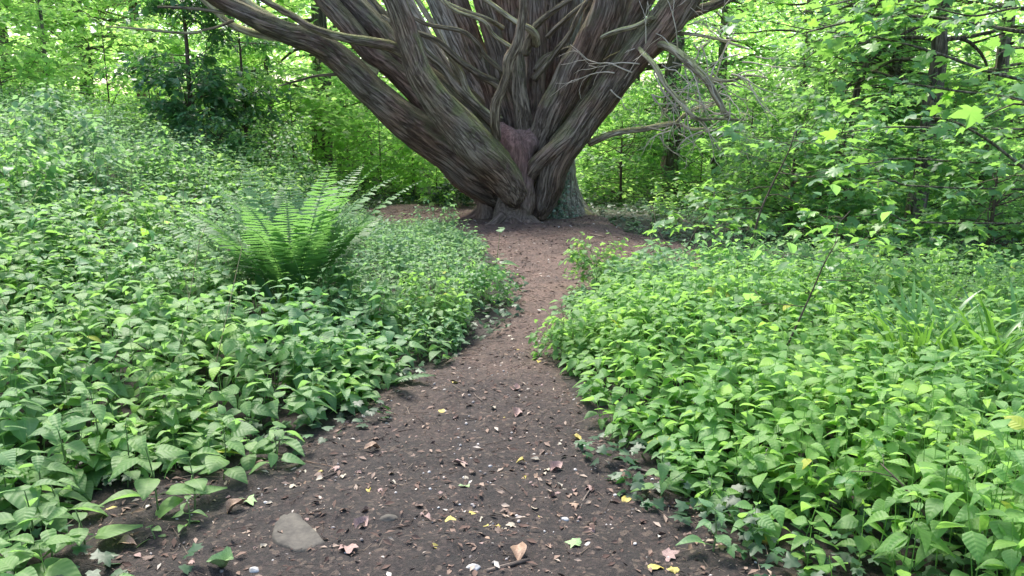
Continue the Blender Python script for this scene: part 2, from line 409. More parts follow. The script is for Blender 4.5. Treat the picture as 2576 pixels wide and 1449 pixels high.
def soil_bumps(x, y):
    return .013*fbm(np.stack([x*9, y*9, x*0+3], -1), 3)+.010*np.abs(fbm(np.stack([x*28, y*28, x*0+7], -1), 2))
px_ = np.arange(-4.2, 4.4, .03); py_ = np.arange(1.0, 15.0, .03)
X, Yy = np.meshgrid(px_, py_); D = sdf(X, Yy)+.05*fbm(np.stack([X*4, Yy*4, X*0], -1), 2)
edge = sstep(.12, -.03, D)
V = np.stack([X, Yy, gz(X, Yy)+.004+(soil_bumps(X, Yy)+.012)*edge-.03*sstep(.06, .16, D)], -1).reshape(-1, 3); nx = len(px_)
i = np.arange(len(py_)-1)[:, None]*nx; j = np.arange(nx-1)[None]
F = np.stack([i+j, i+j+1, i+nx+j+1, i+nx+j], -1).reshape(-1, 4)
F = F[(D.reshape(-1)[F] < .13).all(1)]
used, inv = np.unique(F, return_inverse=True)
put('path', mesh_from('path', V[used], inv.reshape(F.shape), M['path']), kind='structure', label='trodden brown soil path leading to the big tree', cat='path')
# ------------------------------------------------------------ the great many-stemmed cypress
TREE = (0.05, 12.4, float(gz(.05, 12.4)))
tree = put('cypress_tree', None, label='huge multi-stemmed old conifer with reddish stringy bark fanning out at the end of the path', cat='tree', loc=TREE)
BIG = [  # rows px, py, width px, distance
 ('limb', 'bark', [(1290, 500, 50, 12.75), (1240, 478, 76, 12.65), (1185, 440, 88, 12.55), (1100, 368, 92, 12.5), (1014, 298, 84, 12.4), (930, 222, 72, 12.3), (870, 160, 66, 12.25), (800, 112, 60, 12.1), (720, 80, 52, 12.0), (650, 48, 48, 11.9), (560, 2, 44, 11.8), (480, -50, 38, 11.7)], 2.5,
  'lowest left limb sweeping far out over the bank'),
 ('limb', 'bark_moss', [(1296, 508, 28, 12.3), (1291, 494, 60, 12.2), (1266, 446, 88, 12.05), (1216, 385, 98, 11.9), (1162, 322, 90, 11.75), (1104, 256, 76, 11.6), (1052, 172, 64, 11.5), (1020, 88, 58, 11.4), (993, 0, 54, 11.3), (955, -70, 48, 11.2)], 2.2,
  'moss-flecked front limb that bends upward to the left'),
 ('limb', 'bark', [(1260, 420, 60, 12.7), (1160, 330, 64, 12.75), (1080, 265, 60, 12.7), (1000, 185, 52, 12.7), (930, 130, 52, 12.7), (870, 60, 48, 12.7), (820, 0, 48, 12.7), (770, -60, 44, 12.7)], 2.5, None),
 ('limb', 'bark', [(1270, 385, 40, 12.7), (1214, 330, 46, 12.6), (1160, 276, 50, 12.65), (1090, 205, 52, 12.7), (1000, 130, 56, 12.8), (935, 60, 56, 12.9), (880, 0, 56, 13.0), (830, -60, 54, 13.0)], 2.5, None),
 ('limb', 'bark', [(1250, 350, 70, 13.2), (1150, 240, 66, 13.3), (1060, 150, 58, 13.3), (985, 80, 54, 13.3), (930, 20, 50, 13.3), (890, -50, 46, 13.3)], 2.5, None),
 ('limb', 'bark_pale', [(1290, 400, 90, 13.5), (1235, 290, 84, 13.6), (1190, 200, 72, 13.7), (1150, 100, 66, 13.7), (1105, 0, 60, 13.7), (1070, -70, 54, 13.7)], 3, 'pale mossy limb at the back left of the fan'),
 ('limb', 'bark', [(1300, 390, 70, 13.1), (1262, 290, 56, 13.1), (1225, 190, 52, 13.1), (1185, 100, 46, 13.1), (1155, 0, 44, 13.1), (1130, -70, 40, 13.1)], 3, None),
 ('limb', 'bark', [(1300, 380, 66, 13.0), (1284, 290, 54, 12.95), (1265, 200, 50, 12.95), (1245, 100, 46, 12.95), (1215, 10, 46, 12.95), (1190, -60, 40, 12.95)], 3, None),
 ('limb', 'bark', [(1305, 380, 70, 13.2), (1292, 290, 58, 13.3), (1283, 190, 56, 13.3), (1280, 90, 52, 13.3), (1278, 0, 50, 13.3), (1276, -70, 46, 13.3)], 3, None),
 ('limb', 'bark_branch', [(1325, 400, 60, 12.7), (1318, 320, 46, 12.65), (1309, 240, 36, 12.6), (1308, 180, 30, 12.6), (1304, 130, 20, 12.65)], 0, 'smooth upright stem stub in the middle of the fork'),
 ('limb', 'bark', [(1335, 380, 66, 13.0), (1342, 290, 50, 13.0), (1345, 200, 48, 13.0), (1350, 110, 46, 13.0), (1352, 40, 44, 13.0), (1350, -60, 40, 13.0)], 3, None),
 ('limb', 'bark', [(1345, 380, 66, 13.4), (1362, 290, 56, 13.5), (1372, 190, 54, 13.5), (1385, 100, 50, 13.5), (1392, 0, 46, 13.5), (1400, -70, 42, 13.5)], 3, None),
 ('limb', 'bark_pale', [(1360, 400, 80, 13.6), (1390, 280, 74, 13.8), (1412, 170, 66, 13.9), (1425, 80, 60, 13.9), (1440, 0, 56, 13.9), (1450, -70, 50, 13.9)], 3, None),
 ('limb', 'bark', [(1318, 440, 30, 12.75), (1345, 385, 52, 12.6), (1366, 338, 62, 12.5), (1392, 288, 74, 12.4), (1436, 208, 80, 12.3), (1474, 133, 84, 12.2), (1522, 33, 92, 12.05), (1555, -40, 90, 12.0)], 3, 'thick dark red-brown limb rising right of the fork'),
 ('limb', 'bark', [(1370, 420, 60, 13.0), (1451, 283, 50, 12.9), (1514, 188, 54, 12.9), (1560, 104, 58, 12.9), (1618, 0, 60, 12.9), (1650, -60, 56, 12.9)], 3, None),
 ('limb', 'bark', [(1352, 545, 40, 12.5), (1362, 510, 60, 12.45), (1374, 468, 68, 12.35), (1391, 418, 74, 12.2), (1430, 366, 78, 12.1), (1478, 306, 74, 12.0), (1530, 233, 74, 11.9), (1582, 165, 78, 11.8), (1647, 90, 84, 11.7), (1701, 20, 82, 11.65), (1740, -50, 74, 11.6)], 2.5,
  'right limb with a knobby elbow leaning out to the right'),
 ('limb', 'bark', [(1330, 445, 30, 12.2), (1352, 418, 40, 12.1), (1385, 390, 42, 12.0), (1424, 350, 40, 11.95), (1456, 308, 36, 11.95), (1500, 250, 30, 11.9), (1530, 205, 16, 11.9)], 0, 'knobby grey rib fused along the top of the right limb'),
 ('limb', 'bark_pale', [(1240, 420, 60, 13.9), (1170, 290, 56, 14.1), (1110, 180, 52, 14.2), (1060, 90, 48, 14.2), (1015, 0, 46, 14.2), (985, -60, 42, 14.2)], 3, None),
 ('limb', 'bark', [(1300, 400, 60, 13.9), (1265, 290, 60, 14.1), (1250, 150, 60, 14.2), (1240, 0, 56, 14.2), (1235, -60, 50, 14.2)], 3, None),
 ('limb', 'bark_pale', [(1320, 400, 60, 13.9), (1312, 290, 60, 14.1), (1312, 150, 60, 14.3), (1316, 0, 56, 14.3), (1320, -60, 50, 14.3)], 3, None),
 ('limb', 'bark', [(1350, 400, 70, 13.7), (1400, 260, 60, 13.9), (1450, 120, 56, 14.1), (1495, 0, 50, 14.2), (1515, -60, 46, 14.2)], 3, None),
 ('limb', 'bark', [(1360, 330, 40, 13.3), (1395, 200, 40, 13.4), (1412, 110, 38, 13.4), (1428, 0, 34, 13.4), (1434, -60, 30, 13.4)], 3, None),
 ('limb', 'bark', [(1480, 250, 40, 13.2), (1560, 150, 40, 13.2), (1640, 78, 36, 13.1), (1720, 42, 32, 13.1), (1790, 18, 26, 13.0), (1850, -8, 22, 13.0)], 1.5, 'bare red-brown branch going off to the right'),
 ('branch', 'bark_moss', [(1070, 165, 26, 11.5), (999, 123, 28, 11.4), (928, 107, 26, 11.3), (845, 90, 22, 11.2), (782, 70, 20, 11.1), (740, 45, 19, 11.1), (678, 8, 17, 11.0), (620, -30, 14, 11.0)], 1, 'mossy side branch running left off the front limb'),
 ('branch', 'bark_twig', [(950, 190, 26, 12.6), (865, 142, 26, 12.5), (803, 118, 24, 12.5), (720, 72, 22, 12.5), (607, 2, 22, 12.5), (540, -40, 18, 12.5)], 1, None),
 ('branch', 'bark_twig', [(720, 96, 22, 12.0), (675, 92, 20, 12.1), (604, 70, 18, 12.2), (555, 40, 15, 12.3), (500, -10, 12, 12.3)], 1, None),
]
SMALL = [
 ('bark_branch', [(1262, 225, 26, 12.7), (1240, 205, 21, 12.6), (1198, 185, 18, 12.5), (1136, 135, 17, 12.4), (1094, 102, 16, 12.3), (1060, 88, 13, 12.3), (990, 60, 9, 12.2)]),
 ('bark_branch', [(1270, 200, 16, 12.8), (1257, 175, 12, 12.6), (1215, 137, 11, 12.5), (1202, 112, 11, 12.4), (1161, 79, 12, 12.3), (1073, 60, 9, 12.2), (1000, 20, 7, 12.2)]),
 ('bark_branch', [(1262, 325, 30, 12.6), (1240, 308, 24, 12.5), (1198, 267, 20, 12.4), (1148, 217, 20, 12.3), (1111, 167, 18, 12.3), (1073, 133, 16, 12.3), (1030, 90, 12, 12.3), (960, 40, 9, 12.3)]),
 ('bark_twig', [(1255, 300, 26, 12.8), (1227, 287, 21, 12.6), (1177, 233, 18, 12.6), (1157, 179, 17, 12.6), (1125, 125, 17, 12.6), (1098, 75, 15, 12.6), (1060, 15, 14, 12.6), (1030, -40, 10, 12.6)]),
 ('bark_twig', [(1300, 128, 14, 12.5), (1281, 117, 11, 12.4), (1240, 87, 9, 12.3), (1215, 54, 10, 12.2), (1150, 28, 9, 12.2), (1110, -5, 8, 12.2)]),
 ('bark_twig', [(1262, 70, 13, 12.7), (1240, 56, 11, 12.4), (1211, 42, 11, 12.3), (1157, 23, 10, 12.3), (1100, -5, 8, 12.2)]),
 ('bark_twig', [(1345, 115, 24, 12.6), (1340, 82, 18, 12.4), (1298, 58, 14, 12.3), (1252, 25, 13, 12.2), (1215, -5, 12, 12.2)]),
 ('bark_branch', [(1318, 140, 26, 12.7), (1335, 90, 21, 12.5), (1352, 60, 17, 12.4), (1390, 30, 14, 12.3), (1440, -5, 12, 12.2)]),
 ('bark_branch', [(1345, 200, 20, 12.7), (1368, 170, 16, 12.6), (1400, 128, 14, 12.5), (1432, 90, 13, 12.4), (1452, 45, 12, 12.3), (1475, 5, 11, 12.3)]),
 ('bark_branch', [(1345, 175, 18, 12.9), (1372, 145, 14, 12.8), (1405, 132, 11, 12.7), (1445, 118, 10, 12.6)]),
 ('bark_branch', [(1375, 95, 13, 12.8), (1410, 60, 12, 12.7), (1455, 22, 11, 12.6), (1500, -15, 9, 12.6)]),
 ('bark_twig', [(1440, 130, 12, 12.3), (1490, 105, 11, 12.0), (1552, 79, 11, 11.7), (1600, 66, 11, 11.6), (1645, 45, 10, 11.5)]),
 ('bark_twig', [(1630, 116, 16, 11.7), (1665, 112, 18, 11.5), (1698, 129, 21, 11.35), (1740, 167, 22, 11.25), (1781, 208, 19, 11.15), (1812, 262, 16, 11.1), (1832, 300, 8, 11.2)]),
 ('bark_twig', [(1600, 112, 8, 11.7), (1618, 135, 12, 11.4), (1648, 167, 15, 11.2), (1677, 217, 14, 11.1), (1715, 262, 13, 11.0), (1750, 296, 11, 11.0), (1800, 298, 6, 11.1), (1860, 300, 4, 11.0)]),
 ('bark_twig', [(1480, 362, 18, 12.2), (1552, 334, 16, 12.0), (1636, 320, 14, 11.8), (1698, 310, 10, 11.6), (1740, 325, 8, 11.5), (1780, 322, 5, 11.4)]),
 ('bark_twig', [(1660, 318, 7, 11.7), (1700, 308, 8, 11.6), (1720, 290, 7, 11.5), (1750, 275, 6, 11.5), (1810, 262, 4, 11.5)]),
 ('bark_twig', [(1690, 80, 9, 11.8), (1748, 87, 8, 11.6), (1815, 100, 7, 11.5), (1886, 124, 4, 11.4)]),
 ('bark_twig', [(1760, 170, 7, 11.4), (1785, 195, 8, 11.3), (1836, 204, 7, 11.2), (1880, 190, 5, 11.2), (1930, 196, 3, 11.1)]),
 ('bark_branch', [(600, 40, 9, 12.0), (554, 30, 8, 11.8), (479, 21, 7, 11.6), (396, 17, 5, 11.4)]),
 ('bark_branch', [(585, 52, 8, 12.1), (545, 68, 7, 11.9), (508, 77, 6, 11.8)]),
 ('bark_twig', [(508, 80, 8, 12.2), (455, 83, 7, 12.1), (375, 75, 6, 12.0), (267, 67, 4, 11.9)]),
 ('bark_branch', [(880, 182, 10, 12.3), (845, 187, 8, 12.2), (791, 192, 6, 12.1), (740, 205, 5, 12.0), (700, 216, 3, 12.0)]),
 ('bark_twig', [(1480, 200, 6, 12.6), (1520, 150, 5, 12.4), (1580, 120, 4, 12.3)]),
]
def limb_obj(rows, ext, mat, name, lab, seed, ridge):
    P = traced(rows, ext); r = P[:, 3].mean()
    seg = int(np.clip(r*2*math.pi/.022, 10, 110))
    t = tube(P, seg=seg, step=.035 if r > .06 else .05, seed=seed, ridge=ridge, lobes=.12 if r > .1 else .1, wob=.18 if r > .1 else .32, twist=.35)
    o = tube_obj(name, [t], M[mat], tree, origin=TREE)
    if lab: o['label'] = lab
    return P, o
limbs = []
for k, (nm, mt, rows, ext, lab) in enumerate(BIG): limbs.append(limb_obj(rows, ext, mt, nm, lab, k+1, .013 if nm == 'limb' else .007))
for k, (mt, rows) in enumerate(SMALL): limbs.append(limb_obj(rows, 0, mt, 'branch', None, 40+k, .004))
# the leaning snag that stands in front of the fork
SNAG = [(1249, 356, 22, 12.0), (1246, 300, 27, 11.75), (1250, 255, 25, 11.65), (1262, 225, 23, 11.6), (1276, 187, 23, 11.55), (1279, 152, 28, 11.5), (1300, 112, 26, 11.45), (1314, 55, 21, 11.4), (1316, 0, 20, 11.35), (1312, -50, 15, 11.4)]
P, sn = limb_obj(SNAG, .8, 'bark_snag', 'branch', 'crooked bare branch rising straight up in front of the fork', 77, .010)
# fine dead twigs hanging off the right-hand dead branches, each spray one part
rs = RS(5)
def twig_spray(base, n, L, seed, spread=1.0, down=.2):
    rs = RS(seed); parts = []
    for k in range(n):
        p = np.array(base)+rs.normal(0, .06, 3); d = rs.normal(0, 1, 3)*np.array([spread, .6, .6])+np.array([.2, 0, -down]); d /= np.linalg.norm(d)
        pts = []; m = 6; l = L*rs.uniform(.4, 1.1)
        for q in range(m+1):
            pts.append([*p, .009*(1-q/m)+.0026]); d = d+rs.normal(0, .28, 3)+np.array([0, 0, -.05]); d /= np.linalg.norm(d); p = p+d*l/m
            if q in (2, 3, 4) and rs.rand() < .8:
                dd = d+rs.normal(0, .7, 3); dd /= np.linalg.norm(dd); e = p.copy(); pp = [[*e, .005]]
                for z in range(3): e = e+dd*l*.16; dd = dd+rs.normal(0, .3, 3); dd /= np.linalg.norm(dd); pp.append([*e, .003])
                parts.append(tube(pp, seg=4, step=.06, raw=True))
        parts.append(tube(pts, seg=4, step=.06, raw=True))
    return parts
for k, (px, py, Y, n, L) in enumerate([(1700, 150, 11.4, 12, .9), (1760, 190, 11.3, 14, .9), (1800, 240, 11.2, 16, .8), (1830, 290, 11.1, 16, .8), (1740, 290, 11.3, 14, .8), (1680, 240, 11.3, 10, .8),
                                       (1640, 170, 11.5, 8, .7), (1700, 320, 11.5, 12, .6), (1850, 200, 11.2, 12, .8), (1760, 110, 11.5, 10, .7), (1540, 200, 11.6, 5, .7), (1620, 130, 11.6, 8, .6), (1880, 150, 11.3, 8, .7), (1720, 60, 11.6, 8, .7), (1640, 230, 11.4, 9, .9), (1600, 180, 11.5, 6, .8), (1780, 330, 11.2, 10, .6), (1850, 110, 11.4, 9, .8), (1660, 350, 11.5, 7, .6)]):
    p, _ = at(px, py, Y)
    tube_obj('twig_spray', twig_spray(p, int(n*.42), L*1.15, 100+k), M['dry_twig'], tree, origin=TREE)
# trunk: stump, forked columns and buttress roots melted into one surface
def TR(rows, ext=0): return traced(rows, ext)
core = [
 [(1282, 590, 104, 12.42), (1284, 560, 84, 12.42), (1288, 530, 76, 12.45), (1300, 490, 66, 12.5), (1308, 450, 76, 12.6), (1308, 410, 84, 12.65), (1308, 370, 84, 12.75), (1308, 335, 64, 12.9), (1308, 318, 24, 12.95)],
 [(1322, 590, 60, 12.2), (1318, 550, 38, 12.22), (1324, 505, 40, 12.2), (1326, 460, 40, 12.2), (1318, 415, 40, 12.3), (1308, 370, 40, 12.45), (1312, 335, 36, 12.6)],
 [(1228, 590, 44, 11.95), (1246, 572, 40, 12.05), (1258, 552, 32, 12.2), (1266, 525, 30, 12.3), (1270, 495, 34, 12.4)],
 [(1290, 595, 40, 11.98), (1291, 560, 26, 12.12), (1294, 530, 28, 12.25)],
 [(1272, 595, 40, 12.0), (1274, 560, 24, 12.14), (1278, 530, 28, 12.3)],
 [(1350, 592, 40, 12.0), (1330, 572, 36, 12.08), (1316, 552, 30, 12.16), (1303, 530, 28, 12.3)],
 [(1330, 470, 120, 13.05), (1320, 400, 170, 13.2), (1315, 345, 150, 13.2)],
 [(1105, 385, 40, 12.9), (1130, 425, 38, 12.9), (1165, 462, 40, 12.85), (1200, 490, 40, 12.8), (1218, 515, 38, 12.75), (1225, 560, 44, 12.7)],
 [(1262, 318, 14, 12.5), (1268, 335, 36, 12.4), (1280, 358, 52, 12.25), (1296, 392, 52, 12.2), (1312, 430, 46, 12.2), (1320, 475, 42, 12.2), (1322, 520, 42, 12.2)],
 [(1344, 328, 14, 12.6), (1338, 345, 36, 12.5), (1326, 375, 46, 12.35), (1316, 405, 44, 12.25)],
 [(1300, 322, 18, 12.8), (1300, 340, 50, 12.7), (1304, 370, 80, 12.5), (1308, 400, 76, 12.42)],
]
back = [
 [(1425, 566, 150, 13.3), (1412, 525, 124, 13.3), (1402, 470, 104, 13.3), (1392, 400, 100, 13.3), (1370, 350, 110, 13.4)],
 [(1440, 565, 60, 13.2), (1432, 520, 40, 13.3), (1425, 460, 40, 13.35), (1418, 400, 40, 13.4)],
 [(1480, 575, 44, 12.9), (1450, 540, 40, 13.1), (1432, 490, 40, 13.3)],
 [(1380, 565, 50, 12.9), (1385, 520, 46, 13.1), (1385, 470, 50, 13.2)],
]
def melted(name, lists, mat, voxel, amp, seed, smooth=3, lab=None, lump=.02):
    V, a, b, B = join([tube(TR(r), seg=18, step=.05, seed=seed+k, lobes=.08) for k, r in enumerate(lists)])
    me = mesh_from(name, V-np.array(TREE), [a, b]); o = put(name+'_tmp', me)
    rm = o.modifiers.new('r', 'REMESH'); rm.mode = 'VOXEL'; rm.voxel_size = voxel
    sm = o.modifiers.new('s', 'SMOOTH'); sm.iterations = smooth; sm.factor = .6
    dg = bpy.context.evaluated_depsgraph_get(); ev = o.evaluated_get(dg); m2 = bpy.data.meshes.new_from_object(ev)
    bpy.data.objects.remove(o)
    n = len(m2.vertices); co = np.empty(n*3, np.float32); m2.vertices.foreach_get('co', co); co = co.reshape(-1, 3).astype(float)
    no = np.empty(n*3, np.float32); m2.vertex_normals.foreach_get('vector', no); no = no.reshape(-1, 3)
    q = co*np.array([13, 13, 1.6])+np.array([0, 0, 1])*0+seed+1.5*fbm(co*1.2, 2)[:, None]
    n1 = 1-2*np.abs(noise3(q)); n2 = 1-2*np.abs(noise3(q*2.1+5))
    co2 = co+no*(amp*(n1*.7+n2*.4)+lump*fbm(co*3.3+seed, 3))[:, None]
    m2.vertices.foreach_set('co', co2.astype(np.float32).reshape(-1)); m2.polygons.foreach_set('use_smooth', np.ones(len(m2.polygons), bool))
    bk = m2.attributes.new('bark', 'FLOAT_VECTOR', 'POINT'); bk.data.foreach_set('vector', (co*np.array([1, 1, .14])+seed).astype(np.float32).reshape(-1))
    m2.materials.clear(); m2.materials.append(M[mat]); m2.update()
    o = put(name, m2, tree)
    if lab: o['label'] = lab
    return o
melted('trunk', core, 'bark_trunk', .022, .010, 3, 4, lump=.045)
melted('rear_trunk', back, 'bark_pale', .025, .022, 9, 2, 'pale deeply furrowed rear stem of the trunk')
tube_obj('root', [tube(traced([(1425, 490, 30, 13.3), (1455, 520, 22, 13.2), (1490, 549, 18, 12.9), (1532, 571, 16, 12.5), (1577, 580, 14, 12.2), (1610, 588, 8, 12.0)]), seg=16, step=.04, seed=8, ridge=.006, lobes=.12)], M['bark_twig'], tree, origin=TREE, label='long mossy surface root snaking off to the right')

for k, (rows, lb) in enumerate([([(1262, 545, 30, 12.2), (1240, 566, 24, 12.0), (1205, 580, 15, 11.8), (1165, 590, 6, 11.6)], 'short root spreading left from the stump'), ([(1330, 550, 28, 12.2), (1356, 568, 22, 12.05), (1395, 580, 14, 11.9), (1430, 590, 6, 11.7)], 'short root spreading right from the stump'),
                                ([(1290, 560, 26, 12.1), (1296, 580, 18, 11.8), (1300, 598, 6, 11.5)], None), ([(1225, 520, 34, 12.7), (1190, 545, 30, 12.8), (1140, 556, 18, 12.8), (1090, 560, 8, 12.8)], 'root running left under the low limb')]):
    o = tube_obj('root', [tube(traced(rows), seg=14, step=.03, seed=90+k, ridge=.005, lobes=.15)], M['bark_trunk'], tree, origin=TREE)
    if lb: o['label'] = lb
# ------------------------------------------------------------ foliage materials
G = leaf_mat
M['herb'] = G('broad_herb_leaf', [(0, (.068, .155, .068)), (.45, (.105, .225, .102)), (.8, (.14, .28, .115)), (.93, (.16, .32, .08)), (.995, (.20, .38, .06)), (1, (.30, .36, .06))], trans=.42, tcol=(.28, .52, .16), rough=.55, spec=.5, vein=.22, patch=(.9, (1.25, 1.1, .7)))
M['herb_bright'] = G('bright_herb_leaf', [(0, (.075, .17, .055)), (.45, (.11, .24, .08)), (.8, (.15, .30, .09)), (.93, (.19, .37, .07)), (.995, (.24, .42, .06)), (1, (.34, .38, .06))], trans=.45, tcol=(.34, .60, .14), rough=.55, spec=.45, vein=.18, patch=(1.1, (1.15, 1.08, .8)))
M['herb_far'] = G('small_herb_leaf', [(0, (.075, .16, .085)), (.5, (.125, .25, .135)), (.9, (.16, .30, .145)), (1, (.22, .38, .10))], trans=.42, tcol=(.32, .55, .22), rough=.55, spec=.35, patch=(.6, (1.2, 1.1, .8)))
M['ivy'] = G('ivy_leaf', [(0, (.015, .045, .018)), (.7, (.03, .085, .03)), (1, (.07, .16, .05))], trans=.12, rough=.48, spec=.4, tcol=(.1, .3, .05))
M['pale_ivy'] = G('pale_ivy_leaf', [(0, (.07, .13, .07)), (.5, (.17, .26, .17)), (1, (.34, .42, .32))], trans=.1, rough=.4, spec=.5)
M['syc'] = G('sycamore_leaf', [(0, (.05, .13, .065)), (.5, (.08, .20, .085)), (.8, (.13, .30, .06)), (1, (.22, .44, .05))], trans=.45, tcol=(.36, .66, .10), rough=.42, spec=.5)
M['lime'] = G('sunlit_woodland_leaf', [(0, (.11, .24, .06)), (.4, (.18, .36, .09)), (1, (.28, .48, .12))], trans=.6, tcol=(.60, .85, .30), rough=.5, spec=.4)  # base colours paled so the sunlit glow of background foliage is in the colour
M['mid'] = G('woodland_leaf', [(0, (.06, .15, .06)), (.5, (.10, .235, .085)), (1, (.17, .34, .07))], trans=.5, tcol=(.36, .64, .16), rough=.48, spec=.45)
M['dark'] = G('evergreen_leaf', [(0, (.045, .115, .05)), (.6, (.085, .195, .085)), (1, (.14, .29, .10))], trans=.36, tcol=(.15, .4, .06), rough=.35, spec=.55)
M['fern'] = G('fern_frond', [(0, (.04, .10, .04)), (.5, (.07, .165, .06)), (1, (.12, .24, .07))], trans=.36, tcol=(.27, .54, .14), rough=.5)
M['strap'] = G('hart_tongue', [(0, (.02, .07, .015)), (.6, (.04, .12, .02)), (1, (.12, .26, .02))], trans=.25, tcol=(.25, .5, .03), rough=.35)
M['sword'] = G('sword_leaf', [(0, (.05, .14, .04)), (1, (.11, .25, .06))], trans=.28, tcol=(.3, .6, .06), rough=.4)
M['stem_green'] = plain('green_stem', (.06, .11, .03), (.11, .17, .05), 30, .7, 0)
M['stem_brown'] = plain('woody_stem', (.05, .035, .025), (.11, .08, .055), 30, .8, .2)

def visible(x, y, margin=1.7):
    return (np.abs(x) < (y*.66+margin)) & (y > 1.6)
# ------------------------------------------------------------ herb layer
def scatter(rs, x0, x1, y0, y1, dens):
    n = rs.poisson((x1-x0)*(y1-y0)*dens); return rs.uniform(x0, x1, n), rs.uniform(y0, y1, n)
def herbs(L, rs, x, y, h, leafsz, nodes, tpls, lean=.12, spread=1.0, stems=True, top=1.0):
    """upright plants with opposite leaf pairs, each pair turned a quarter from the last"""
    n = len(x)
    if n == 0: return
    z = gz(x, y); la = rs.uniform(0, 2*np.pi, n); lm = rs.uniform(0, lean, n)*h*2
    base = np.stack([x, y, z], 1); topp = base+np.stack([np.cos(la)*lm, np.sin(la)*lm, h], 1)
    if stems: L.strips(base, topp, .0022)
    yaw0 = rs.uniform(0, 2*np.pi, n)
    for k in range(nodes):
        f = .12+.88*(k/(max(nodes-1, 1))); f = f+rs.uniform(-.05, .05, n)*(k < nodes-1)
        p = base+(topp-base)*f[:, None] if not np.isscalar(f) else base+(topp-base)*f
        szk = leafsz*(1.05-.45*abs(k/(max(nodes-1, 1))-.55)/.55*(1.0 if k < nodes*.6 else top))
        for sgn in (0, np.pi):
            yaw = yaw0+sgn+(k % 2)*np.pi/2+rs.normal(0, .35, n)
            pit = rs.normal(.12 if k == nodes-1 else -.05, .22, n); sz = szk*rs.uniform(.7, 1.2, n)
            off = .18*sz*spread
            q = p+np.stack([-np.sin(yaw)*off, np.cos(yaw)*off, off*.25], 1)
            keep = rs.rand(n) < .92
            rnd = np.clip(rs.normal(.30+.35*(k/max(nodes-1, 1)), .2, n), 0, .99); rnd[rs.rand(n) < .004] = 1
            L.add(tpls, q[keep], yaw[keep], pit[keep], rs.normal(0, .3, n)[keep], sz[keep], rnd[keep], rs)
rs = RS(11)
def clear_of(x, y, cx, cy, r): return (x-cx)**2+(y-cy)**2 > r*r
FERN = ground_pt(742, 800)[:2]
def near_ok(x, y): return clear_of(x, y, FERN[0], FERN[1], .34) & clear_of(x, y, FERN[0]+.06, FERN[1]-.5, .42)

# broad-leaved herbs close to the camera, either side of the path
L = Leaves(); x, y = scatter(rs, -5, -.4, 1.9, 6.2, 95); s = sdf(x, y)+.12*fbm(np.stack([x*2, y*2, x*0], -1), 2)
m = (s > .10) & visible(x, y) & near_ok(x, y) ; x, y, s = x[m], y[m], s[m]
m = rs.rand(len(x)) < (sstep(.0, .5, s)*.75+.25)*(1-.85*sstep(4.2, 6.0, y+x*.2)*(x > -1.2)); x, y, s = x[m], y[m], s[m]
h = (.13+.30*sstep(0, .9, s))*rs.uniform(.7, 1.15, len(x)); d = np.hypot(x, y)
herbs(L, rs, x, y, h, .118*(1+.28*noise3(np.stack([x*1.1, y*1.1, x*0+5], -1))), 5, T_NEAR)
put('undergrowth', L.mesh('undergrowth', M['herb']), kind='stuff', label='dense broad-leaved green herbs on the left bank nearest the camera', cat='undergrowth')
print('herbL', tris(L))
L = Leaves(); x, y = scatter(rs, .2, 5.5, 1.8, 6.6, 150); s = sdf(x, y)+.10*fbm(np.stack([x*2, y*2, x*0+9], -1), 2)
m = (s > .08) & visible(x, y); x, y, s = x[m], y[m], s[m]
m = rs.rand(len(x)) < (sstep(.0, .35, s)*.7+.3)*(1-.75*sstep(1.0, .2, s)*sstep(3.4, 2.6, y)); x, y, s = x[m], y[m], s[m]
h = (.12+.32*sstep(0, .7, s))*rs.uniform(.7, 1.15, len(x))
herbs(L, rs, x, y, h*(1+.3*noise3(np.stack([x*1.3, y*1.3, x*0+8], -1))), .088*(1+.3*noise3(np.stack([x*1.1, y*1.1, x*0+5], -1))), 5, T_NEAR)
put('undergrowth', L.mesh('undergrowth', M['herb_bright']), kind='stuff', label='bright green nettle-like herbs filling the right side of the path', cat='undergrowth')
print('herbR', tris(L))
# mid and far herb layer
L = Leaves(); x, y = scatter(rs, -12, -.3, 5.2, 13.5, 84); s = sdf(x, y)+.14*fbm(np.stack([x*1.5, y*1.5, x*0+4], -1), 2)
m = (s > .05) & visible(x, y) & near_ok(x, y) & clear_of(x, y, .1, 13, 1.5); x, y, s = x[m], y[m], s[m]
h = (.18+.26*sstep(0, .8, s)+(.10+.14*sstep(2, 5, -x))*fbm(np.stack([x*.9, y*.9, x*0], -1), 2))*rs.uniform(.6, 1.25, len(x)); h = np.maximum(h, .1)*(1-.5*sstep(8.3, 9.6, y)*(x > -2.8))
a = x < -2.6; herbs(L, rs, x[a], y[a], h[a], .078, 5, T_MID)
put('undergrowth', L.mesh('undergrowth', M['herb_far']), kind='stuff', label='soft mint green herbs covering the rising bank on the left', cat='undergrowth'); print('bank', tris(L))
L = Leaves(); a = ~a; herbs(L, rs, x[a], y[a], h[a]*.95, .062, 5, T_MID)
xx, yy = x[a], y[a]; q = rs.rand(len(xx)) < .5; herbs(L, rs, xx[q], yy[q], h[a][q]*1.2, .060, 6, T_SLIM, lean=.3)
put('undergrowth', L.mesh('undergrowth', M['herb_far']), kind='stuff', label='fine-leaved low herbs between the fern and the path', cat='undergrowth'); print('fine', tris(L))
L = Leaves(); x, y = scatter(rs, .4, 11, 6.2, 14.5, 58); s = sdf(x, y)+.14*fbm(np.stack([x*1.5, y*1.5, x*0+6], -1), 2)
m = (s > .10) & visible(x, y) & clear_of(x, y, .3, 13, 1.9); x, y, s = x[m], y[m], s[m]
m = rs.rand(len(x)) < 1-.65*sstep(8.2, 9.5, y); x, y, s = x[m], y[m], s[m]
